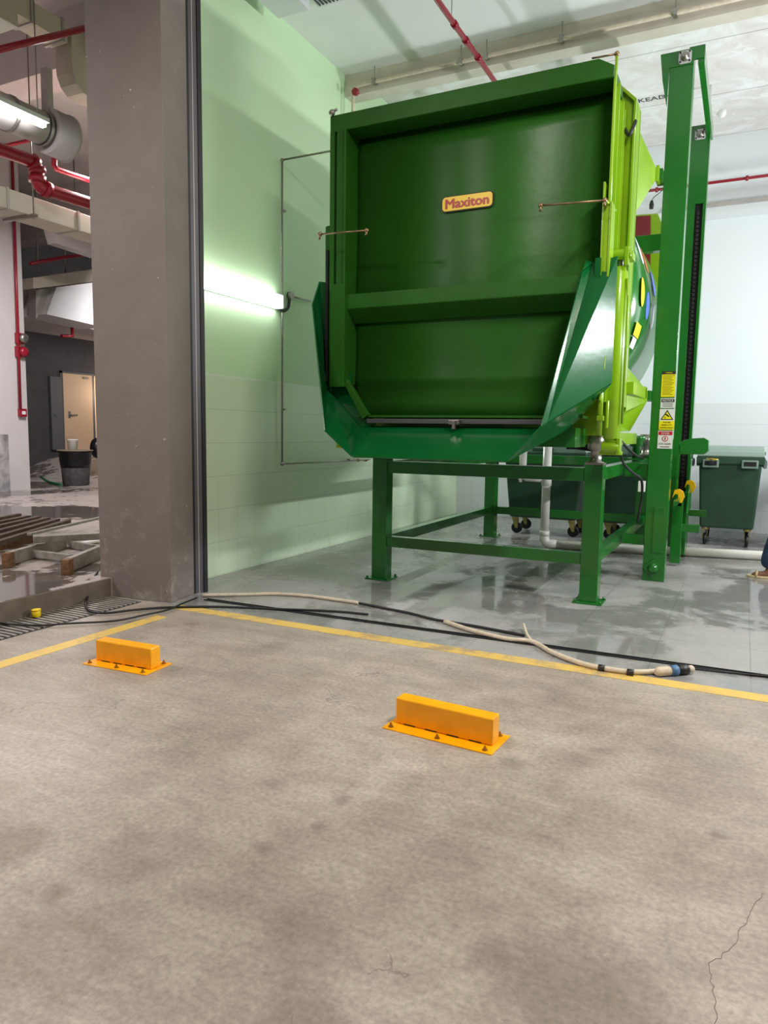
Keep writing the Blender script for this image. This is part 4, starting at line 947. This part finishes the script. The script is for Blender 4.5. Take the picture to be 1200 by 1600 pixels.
# upper rectangular duct with down elbow
ud = thing('air_duct', (-8, 6, 5), 'beige rectangular duct turning down in a curved elbow beside the pillar', 'duct')
X8 = -8.0
a0 = AX(80, 52, X8); zb8 = a0.z; zt8 = AX(80, 20, X8).z
ye = AX(106, 70, X8).y
MB().box((X8 - .3, ya - 4, zb8), (X8, ye, zt8)).build('duct_run', 'ductbeige', ud, .004)
oc = [AX(u, v, X8) for u, v in ((112, 75), (112, 90), (114, 112), (120, 130), (130, 145), (145, 155), (165, 162))]
ic = [AX(u, v, X8) for u, v in ((165, 92), (148, 85), (140, 72), (136, 60), (132, 52), (126, 48), (112, 44))]
MB().prism([(X8, p_.y, p_.z) for p_ in oc + ic], (-.3, 0, 0)).build('duct_elbow', 'ductbeige', ud, .004)
for yy in (AX(50, 30, X8).y, AX(98, 60, X8).y): MB().box((X8 - .32, yy - .02, zb8 - .02), (X8 + .02, yy + .02, zt8 + .02)).build('seam_flange', 'duct', ud)
# round spiral duct
rd = thing('spiral_duct', (-7.5, 6, 4), 'round galvanised spiral duct under the ceiling beside a lit lamp', 'duct')
a = AX(-20, 186, -8.2); b1 = AX(78, 222, -8.2); 
zz = AX(60, 198, -8.2).z
y1_, y2_, y3_ = AX(-60, 190, -8.2).y, AX(62, 205, -8.2).y, AX(88, 205, -8.2).y
MB().lathe((-8.2, y1_ - 3, zz), [(.20, 0), (.20, y2_ - y1_ + 3)], (0, 1, 0), 28).build('duct_run', 'duct', rd)
MB().lathe((-8.2, y2_, zz), [(.17, 0), (.17, .12)], (0, 1, 0), 28).lathe((-8.2, y2_ + .1, zz), [(.28, 0), (.28, y3_ - y2_ + .02), (.29, y3_ - y2_ + .02), (.29, y3_ - y2_ + .06)], (0, 1, 0), 28).build('silencer', 'duct', rd)
for yy in (y2_ - .45, y2_ + .02): MB().lathe((-8.2, yy, zz), [(.215, 0), (.215, .04)], (0, 1, 0), 28).build('collar', 'steel', rd)
MB().bar((-8.2, y2_ + .13, zz + .2), (-8.2, y2_ + .13, zz + .75), .12, .08).build('hanger', 'duct', rd); MB().bar((-8.2, y2_ - .8, zz + .2), (-8.2, y2_ - .8, 7), .02, .02).build('hanger', 'duct', rd)
bl_ = thing('batten_lamp', (-7.85, 5.5, 4.3), 'lit batten lamp hanging beside the round spiral duct', 'lamp')
La, Lb = AX(-40, 141, -7.8), AX(78, 195, -7.8); zL = AX(40, 178, -7.8).z
yL0, yL1 = AX(-25, 150, -7.8).y, AX(78, 194, -7.8).y
MB().box((-7.9, yL0, zL + .02), (-7.8, yL1, zL + .07)).build('lamp_housing', 'fixture', bl_)
MB().box((-7.89, yL0, zL - .04), (-7.81, yL1 - .04, zL + .02)).build('tube', 'lampb', bl_, .01)
MB().tube([(-7.85, (yL0 + yL1) / 2 + .3, zL + .07), (-7.85, (yL0 + yL1) / 2 + .3, 7)], .008, 6).build('hanger', 'steel', bl_)
# recessed light box at the very top left
o = MB().box(tuple(AX(-30, 10, -7)), tuple(AX(28, 20, -7) + Vector((-.6, 0, .06)))).build('light_box', 'ductbeige', None, .006); tag(o, 'corner of a pale hanging frame at the top left of the photo', 'frame')
# red pipes
def rpipe(pts, r, label, flanges=(), parent_name='fire_pipe', sub=0):
    t = thing(parent_name, tuple(pts[0]), label, 'pipe', 'red fire pipes in the basement')
    P_ = smooth_path(pts, sub) if sub else pts
    MB().tube(P_, r, 12).build('pipe_run', 'red', t)
    for (i, d) in flanges:
        MB().lathe(pts[i], [(r * 1.3, -.04), (r * 1.3, .04)], d, 14).build('coupling', 'red', t)
    return t
rpipe([AX(-60, 92, -6.6), AX(150, 40, -6.4)], .032, 'thick straight red pipe highest at the top left')
q1_ = [AX(-60, 213, -8.8), AX(0, 234, -8.8), AX(40, 248, -8.8), AX(52, 254, -8.8), AX(58, 266, -8.8), AX(58, 280, -8.8), AX(62, 291, -8.8), AX(72, 296, -8.8), AX(110, 308, -8.8), AX(160, 324, -8.8)]
rpipe(q1_, .085, 'thick red pipe with a double bend in front of the white wall', ((3, (0, 1, -.4)), (4, (0, .3, -1)), (5, (0, 0, 1)), (7, (0, 1, -.2))), sub=4)
rpipe([AX(-20, 232, -10), AX(10, 227, -10), AX(72, 214, -9.4), AX(73.5, 224, -9.4)], .03, 'thin red branch pipe under the spiral duct', ())
rpipe([AX(84, 215, -9.2), AX(85, 258, -9.2), AX(88, 264, -9.2), AX(160, 289, -9.2)], .04, 'thin red pipe dropping below the spiral duct then running right', ())
rpipe([AX(19, 250, wx + .06), AX(32, 640, wx + .06)], .03, 'vertical red conduit down the white basement wall', ())
rpipe([AX(56, 350, -14.2), AX(90, 364, -14.2)], .06, 'short red pipe behind the trunking', ())
rpipe([AX(47, 412, -14.2), AX(100, 402, -14.2), AX(165, 394, -14.2)], .04, 'thin red pipe with a tee above the slim duct', ())
for u in (60, 140): q = AX(u, 408, -14.2); MB().tube([q, (q.x, q.y, 7)], .012, 6).build('hanger', 'steel', bpy.data.objects['fire_pipe.006'])
rpipe([AX(96, 525, -16), AX(113, 525, -16), AX(113, 510, -16)], .045, 'small red bent pipe under the wide duct', ())
def wallbox(u, v, s_, nm, label, cat, rnd):
    q = AX(u, v, wx); t = thing(nm, tuple(q), label, cat)
    MB().box((wx, q.y - s_, q.z - s_), (wx + .08, q.y + s_, q.z + s_)).build('housing', 'red', t, .01)
    if rnd: MB().lathe((wx + .08, q.y + s_ * .3, q.z), [(s_ * .95, 0), (s_ * .9, .05), (s_ * .5, .08)], (1, 0, 0)).build('bell_dome', 'red' if rnd == 1 else 'steel', t)
    else: MB().box((wx + .08, q.y - s_ * .5, q.z - s_ * .4), (wx + .09, q.y + s_ * .5, q.z + s_ * .4)).build('glass_panel', 'sign_white', t)
wallbox(30, 529, .11, 'fire_strobe', 'red fire alarm strobe on the white basement wall, above the bell', 'alarm', 2)
wallbox(30, 550, .11, 'fire_bell', 'red fire alarm bell on the white basement wall, below the strobe', 'alarm', 1)
wallbox(33, 645, .085, 'call_point', 'red fire call point at the lower end of the red conduit', 'alarm', 0)
o = MB().prism([(wx + .001, AX(-40, 700, wx).y, .17), (wx + .001, AX(13, 700, wx).y, .17), (wx + .001, AX(13, 700, wx).y, 1.35), (wx + .001, AX(-40, 700, wx).y, 1.35)], (.012, 0, 0)).build('stained_panel', plaster('mould_stain', srgb(60, 56, 58), srgb(200, 196, 198), 2.5)); tag(o, 'pale wall panel with black mould stains at the left edge', 'panel')
# concrete beams along X on the basement ceiling
for yv, lab in ((7.2, 0), (17, 1)): struct('trim_ceiling_beam', MB().box((-24, yv, 6.3), (-5.15, yv + .5, 7.0)), 'bceil')
# dust bin, bucket, floor clutter
db = GZ(119, 758, SLAB)
dk = thing('dustbin', (db.x, db.y, SLAB), 'grey dustbin lined with a black bag and covered with a board', 'bin')
MB().lathe((db.x, db.y, SLAB), [(.28, 0), (.29, .02), (.34, .75)], n=20).build('bin_body', 'bingrey', dk)
MB().lathe((db.x, db.y, SLAB + .42), [(.325, 0), (.34, .1), (.36, .34), (.38, .36), (.36, .38)], n=20).build('bin_liner', 'binbag', dk)
o = MB().lathe((db.x, db.y, SLAB + .80), [(.40, 0), (.40, .025)]).build('plywood_board', 'ply'); tag(o, 'round board lying across the top of the grey dustbin', 'board')
bk = thing('bucket', (db.x - .1, db.y - .1, SLAB + .825), 'white plastic bucket behind the dustbin', 'bucket')
bq = (db.x + .02, db.y - .08, SLAB + .825)
MB().lathe(bq, [(.105, 0), (.12, .22), (.13, .225), (.13, .24), (.12, .245)]).build('bucket_body', 'white', bk)
MB().tube(arc((bq[0], bq[1], bq[2] + .22), .13, 0, -PI, (0, 1, 0), (1, 0, -.6)), .004, 6).build('bucket_handle', 'steel', bk)
sq = GZ(153, 700, .4); 
sk = thing('black_sack', tuple(AX(151, 712, -14.6)), 'black sack behind the dustbin at the edge of the pillar', 'sack')
cc = AX(151, 700, -14.6); MB().sphere((cc.x, cc.y, cc.z), .16, (1, 1, 1.6)).build('sack_body', 'binbag', sk)
tube_thing('green_hose', [GZ(56, 733, SLAB + .02), GZ(62, 742, SLAB + .02), GZ(75, 752, SLAB + .02), GZ(96, 757, SLAB + .02)], .025, 'hosegreen', 'green hose curling on the basement slab beside the dustbin', 'hose')
for k, (u0, v0, u1, v1) in enumerate([(52, 727, 95, 722), (52, 735, 96, 733), (55, 742, 96, 740), (138, 722, 160, 722), (138, 731, 160, 729), (138, 741, 160, 739), (55, 719, 92, 716)]):
    a, b = GZ(u0, v0, SLAB + .04), GZ(u1, v1, SLAB + .04)
    o = MB().bar(a, b, .14, .06).build('floor_board', 'alu' if k % 2 else 'ply'); tag(o, ('grey' if k % 2 else 'brown') + ' board lying on the slab ' + ('left of' if k < 3 or k == 6 else 'right of') + ' the grey dustbin', 'board', ('grey' if k % 2 else 'brown') + ' boards ' + ('left of' if k < 3 or k == 6 else 'right of') + ' the dustbin')
# steel bar grate and aluminium scaffold frames
ends = [(30, 805), (45, 808), (61, 809), (75, 811), (90, 813), (107, 814.5)]
lefts = [(-60, 822), (-60, 829), (-60, 837), (-60, 846), (-60, 856), (-60, 866)]
for k, (e1, e2) in enumerate(zip(ends, lefts)):
    a, b = GZ(*e1, SLAB + .14), GZ(*e2, SLAB + .14)
    o = MB().bar(a, b, .07, .05).build('steel_bar', 'bar'); tag(o, 'rusty steel bar on timber bearers at left, ' + ('farthest from the camera', 'second from the far side', 'third from the far side', 'third from the near side', 'second from the near side', 'nearest the camera')[k], 'bar', 'rusty steel bars laid side by side')
for k, (u0, v0, u1, v1) in enumerate([(-30, 858, 55, 838), (-30, 838, 30, 822)]):
    a, b = GZ(u0, v0, SLAB + .055), GZ(u1, v1, SLAB + .055); o = MB().bar(a, b, .09, .11).build('timber_bearer', 'wood'); tag(o, 'timber bearer under the rusty steel bars, ' + ('nearer the camera' if k == 0 else 'farther from the camera'), 'timber')
sf = thing('scaffold_frame', tuple(GZ(90, 870, SLAB)), 'dirty aluminium scaffold frame with taped ends lying on the slab', 'frame')
def abar(u0, v0, u1, v1, z, w=.07, h=.10, mt='alu', nm='rail'): return MB().bar(GZ(u0, v0, z), GZ(u1, v1, z), w, h).build(nm, mt, sf, .004)
abar(12, 873, 100, 848, SLAB + .07, .06, .13); abar(104, 884, 185, 850, SLAB + .07, .06, .13)
abar(100, 848, 175, 862, SLAB + .05, .05, .08); abar(30, 862, 112, 872, SLAB + .06, .05, .07)
abar(8, 876, 18, 873, SLAB + .07, .075, .14, 'wood', 'taped_end'); abar(101, 887, 109, 884, SLAB + .07, .075, .14, 'wood', 'taped_end')
o = MB().bar(GZ(52, 842, SLAB + .2), GZ(170, 836, SLAB + .2), .16, .07).build('aluminium_plank', 'alu', None, .004); tag(o, 'pale aluminium plank lying across the scaffold frame', 'plank')
o = MB().bar(GZ(45, 835, SLAB + .16), GZ(170, 806, SLAB + .16), .05, .03).build('aluminium_rail', 'alu', None, .004); tag(o, 'long thin aluminium rail behind the plank, reaching the pillar', 'rail')
o = MB().box(tuple(GZ(105, 855, SLAB + .02)), tuple(GZ(150, 845, SLAB + .02) + Vector((0, 0, .02)))).build('white_tray', 'white'); tag(o, 'flat white tray lying inside the scaffold frame', 'tray')

# ---------------------------------------------------------------- person at the right edge
def skin(name, nodes, edges, mt, parent, root=0, sub=2):
    me = bpy.data.meshes.new(name); off = WORLD[parent.name]
    me.from_pydata([Vector(n_[0]) - off for n_ in nodes], edges, [])
    o = bpy.data.objects.new(name, me); COL.objects.link(o); o.parent = parent; WORLD[o.name] = off
    o.modifiers.new('skin', 'SKIN'); 
    for i, n_ in enumerate(nodes):
        sv = me.skin_vertices[0].data[i]; r = n_[1]; sv.radius = r if isinstance(r, tuple) else (r, r); sv.use_root = (i == root)
    o.modifiers[0].use_smooth_shade = True
    s2 = o.modifiers.new('sub', 'SUBSURF'); s2.levels = sub; s2.render_levels = sub
    me.materials.append(M[mt]); return o
fo = GZ(1194, 903); ax0, ay0 = fo.x + .025, fo.y
hx = ax0 + .34
pr = thing('person', (ax0 + .2, ay0, 0), 'person in paint marked jeans and tan sandals, cut by the right edge', 'person')
V = lambda x, y, z: (ax0 + x, ay0 + y, z)
nodes = [(V(.34, .12, .95), (.15, .12)), (V(.34, .12, 1.12), (.14, .10)), (V(.33, .12, 1.32), (.17, .11)), (V(.33, .12, 1.46), .085), (V(.315, .12, 1.53), .075), (V(.30, .12, 1.61), (.11, .12)), (V(.30, .12, 1.70), (.13, .14)),
 (V(.30, .02, .9), .09), (V(.08, .0, .5), .062), (V(.02, 0, .10), .038), (V(-.0, 0, .045), .04), (V(-.10, 0, .03), .035), (V(-.15, 0, .025), .025),
 (V(.35, .22, .9), .09), (V(.42, .24, .5), .062), (V(.55, .24, .10), .038), (V(.5, .24, .04), .04), (V(.40, .24, .03), .035), (V(.36, .24, .025), .025),
 (V(.33, -.06, 1.42), .055), (V(.33, -.14, 1.15), .042), (V(.20, -.12, .93), .03), (V(.16, -.11, .88), (.035, .02)),
 (V(.33, .30, 1.42), .055), (V(.34, .38, 1.15), .042), (V(.24, .36, .93), .03), (V(.20, .35, .88), (.035, .02))]
edges = [(0, 1), (1, 2), (2, 3), (3, 4), (4, 5), (5, 6), (0, 7), (7, 8), (8, 9), (9, 10), (10, 11), (11, 12), (0, 13), (13, 14), (14, 15), (15, 16), (16, 17), (17, 18), (2, 19), (19, 20), (20, 21), (21, 22), (2, 23), (23, 24), (24, 25), (25, 26)]
def addhand(bi, s_):
    b = Vector(nodes[bi][0])
    for k in range(4):
        q = b + Vector((-.02 + .0 * k, s_ * (.024 - .016 * k), -.05)); nodes.append((tuple(q), .009)); i1 = len(nodes) - 1
        L_ = (.035, .045, .042, .03)[k]
        nodes.append((tuple(q + Vector((-.008, 0, -L_))), .008)); nodes.append((tuple(q + Vector((.004, 0, -L_ * 1.8))), .007))
        edges.extend([(bi, i1), (i1, i1 + 1), (i1 + 1, i1 + 2)])
    nodes.append((tuple(b + Vector((-.035, s_ * .02, -.02))), .010)); i1 = len(nodes) - 1; nodes.append((tuple(b + Vector((-.05, s_ * .015, -.055))), .009)); edges.extend([(bi, i1), (i1, i1 + 1)])
addhand(22, 1); addhand(26, -1)
body = skin('body', nodes, edges, 'skin', pr)
jn = [(V(.34, .12, 1.0), (.165, .135)), (V(.34, .12, .92), (.165, .14)), (V(.28, .02, .82), .11), (V(.085, .0, .5), .095), (V(.02, 0, .25), .09), (V(.0, 0, .09), .088), (V(.36, .22, .82), .105), (V(.43, .24, .5), .085), (V(.53, .24, .12), .07)]
skin('jeans', jn, [(0, 1), (1, 2), (2, 3), (3, 4), (4, 5), (1, 6), (6, 7), (7, 8)], 'jeans', pr)
sn = [(V(.34, .12, .90), (.21, .17)), (V(.34, .12, 1.10), (.20, .155)), (V(.33, .12, 1.34), (.19, .125)), (V(.33, .12, 1.46), .075), (V(.33, -.07, 1.41), .075), (V(.33, -.12, 1.25), .062), (V(.33, .31, 1.41), .075), (V(.335, .36, 1.25), .062)]
skin('shirt', sn, [(0, 1), (1, 2), (2, 3), (2, 4), (4, 5), (2, 6), (6, 7)], 'shirt', pr)
hc = Vector(V(.32, .12, 1.69)); MB().sphere(hc + Vector((.01, 0, .03)), .108, (1.0, .9, .9)).build('hair', 'hair', pr)
fc = Vector(V(.30, .12, 1.635)); fm = MB().sphere(fc + Vector((-.10, 0, 0)), .017, (1.2, .8, 1.4)); fm.sphere(fc + Vector((.02, .09, .0)), .025, (.8, .4, 1.3)).sphere(fc + Vector((.02, -.09, .0)), .025, (.8, .4, 1.3)); fm.build('nose_and_ears', 'skin', pr)
MB().sphere(fc + Vector((-.085, .032, .03)), .011).sphere(fc + Vector((-.085, -.032, .03)), .011).build('eyes', 'hair', pr)
MB().sphere(fc + Vector((-.085, 0, -.045)), .02, (.6, 1.2, .35)).build('mouth', 'maroon', pr)
for (x, y) in ((-.055, 0), (.45, .24)):
    sp_ = []
    for k in range(20):
        t = 2 * PI * k / 20; sp_.append(V(x + .145 * math.cos(t), y + (.045 + .008 * (math.cos(t) < 0)) * math.sin(t), 0))
    so_ = MB().prism(sp_, (0, 0, .022)).build('sandal', 'sandal', pr, .004)
    MB().tube([V(x - .05, y - .05, .015), V(x - .045, y - .03, .065), V(x - .045, y + .03, .065), V(x - .05, y + .05, .015)], .012, 8).build('strap', 'sandal', so_)
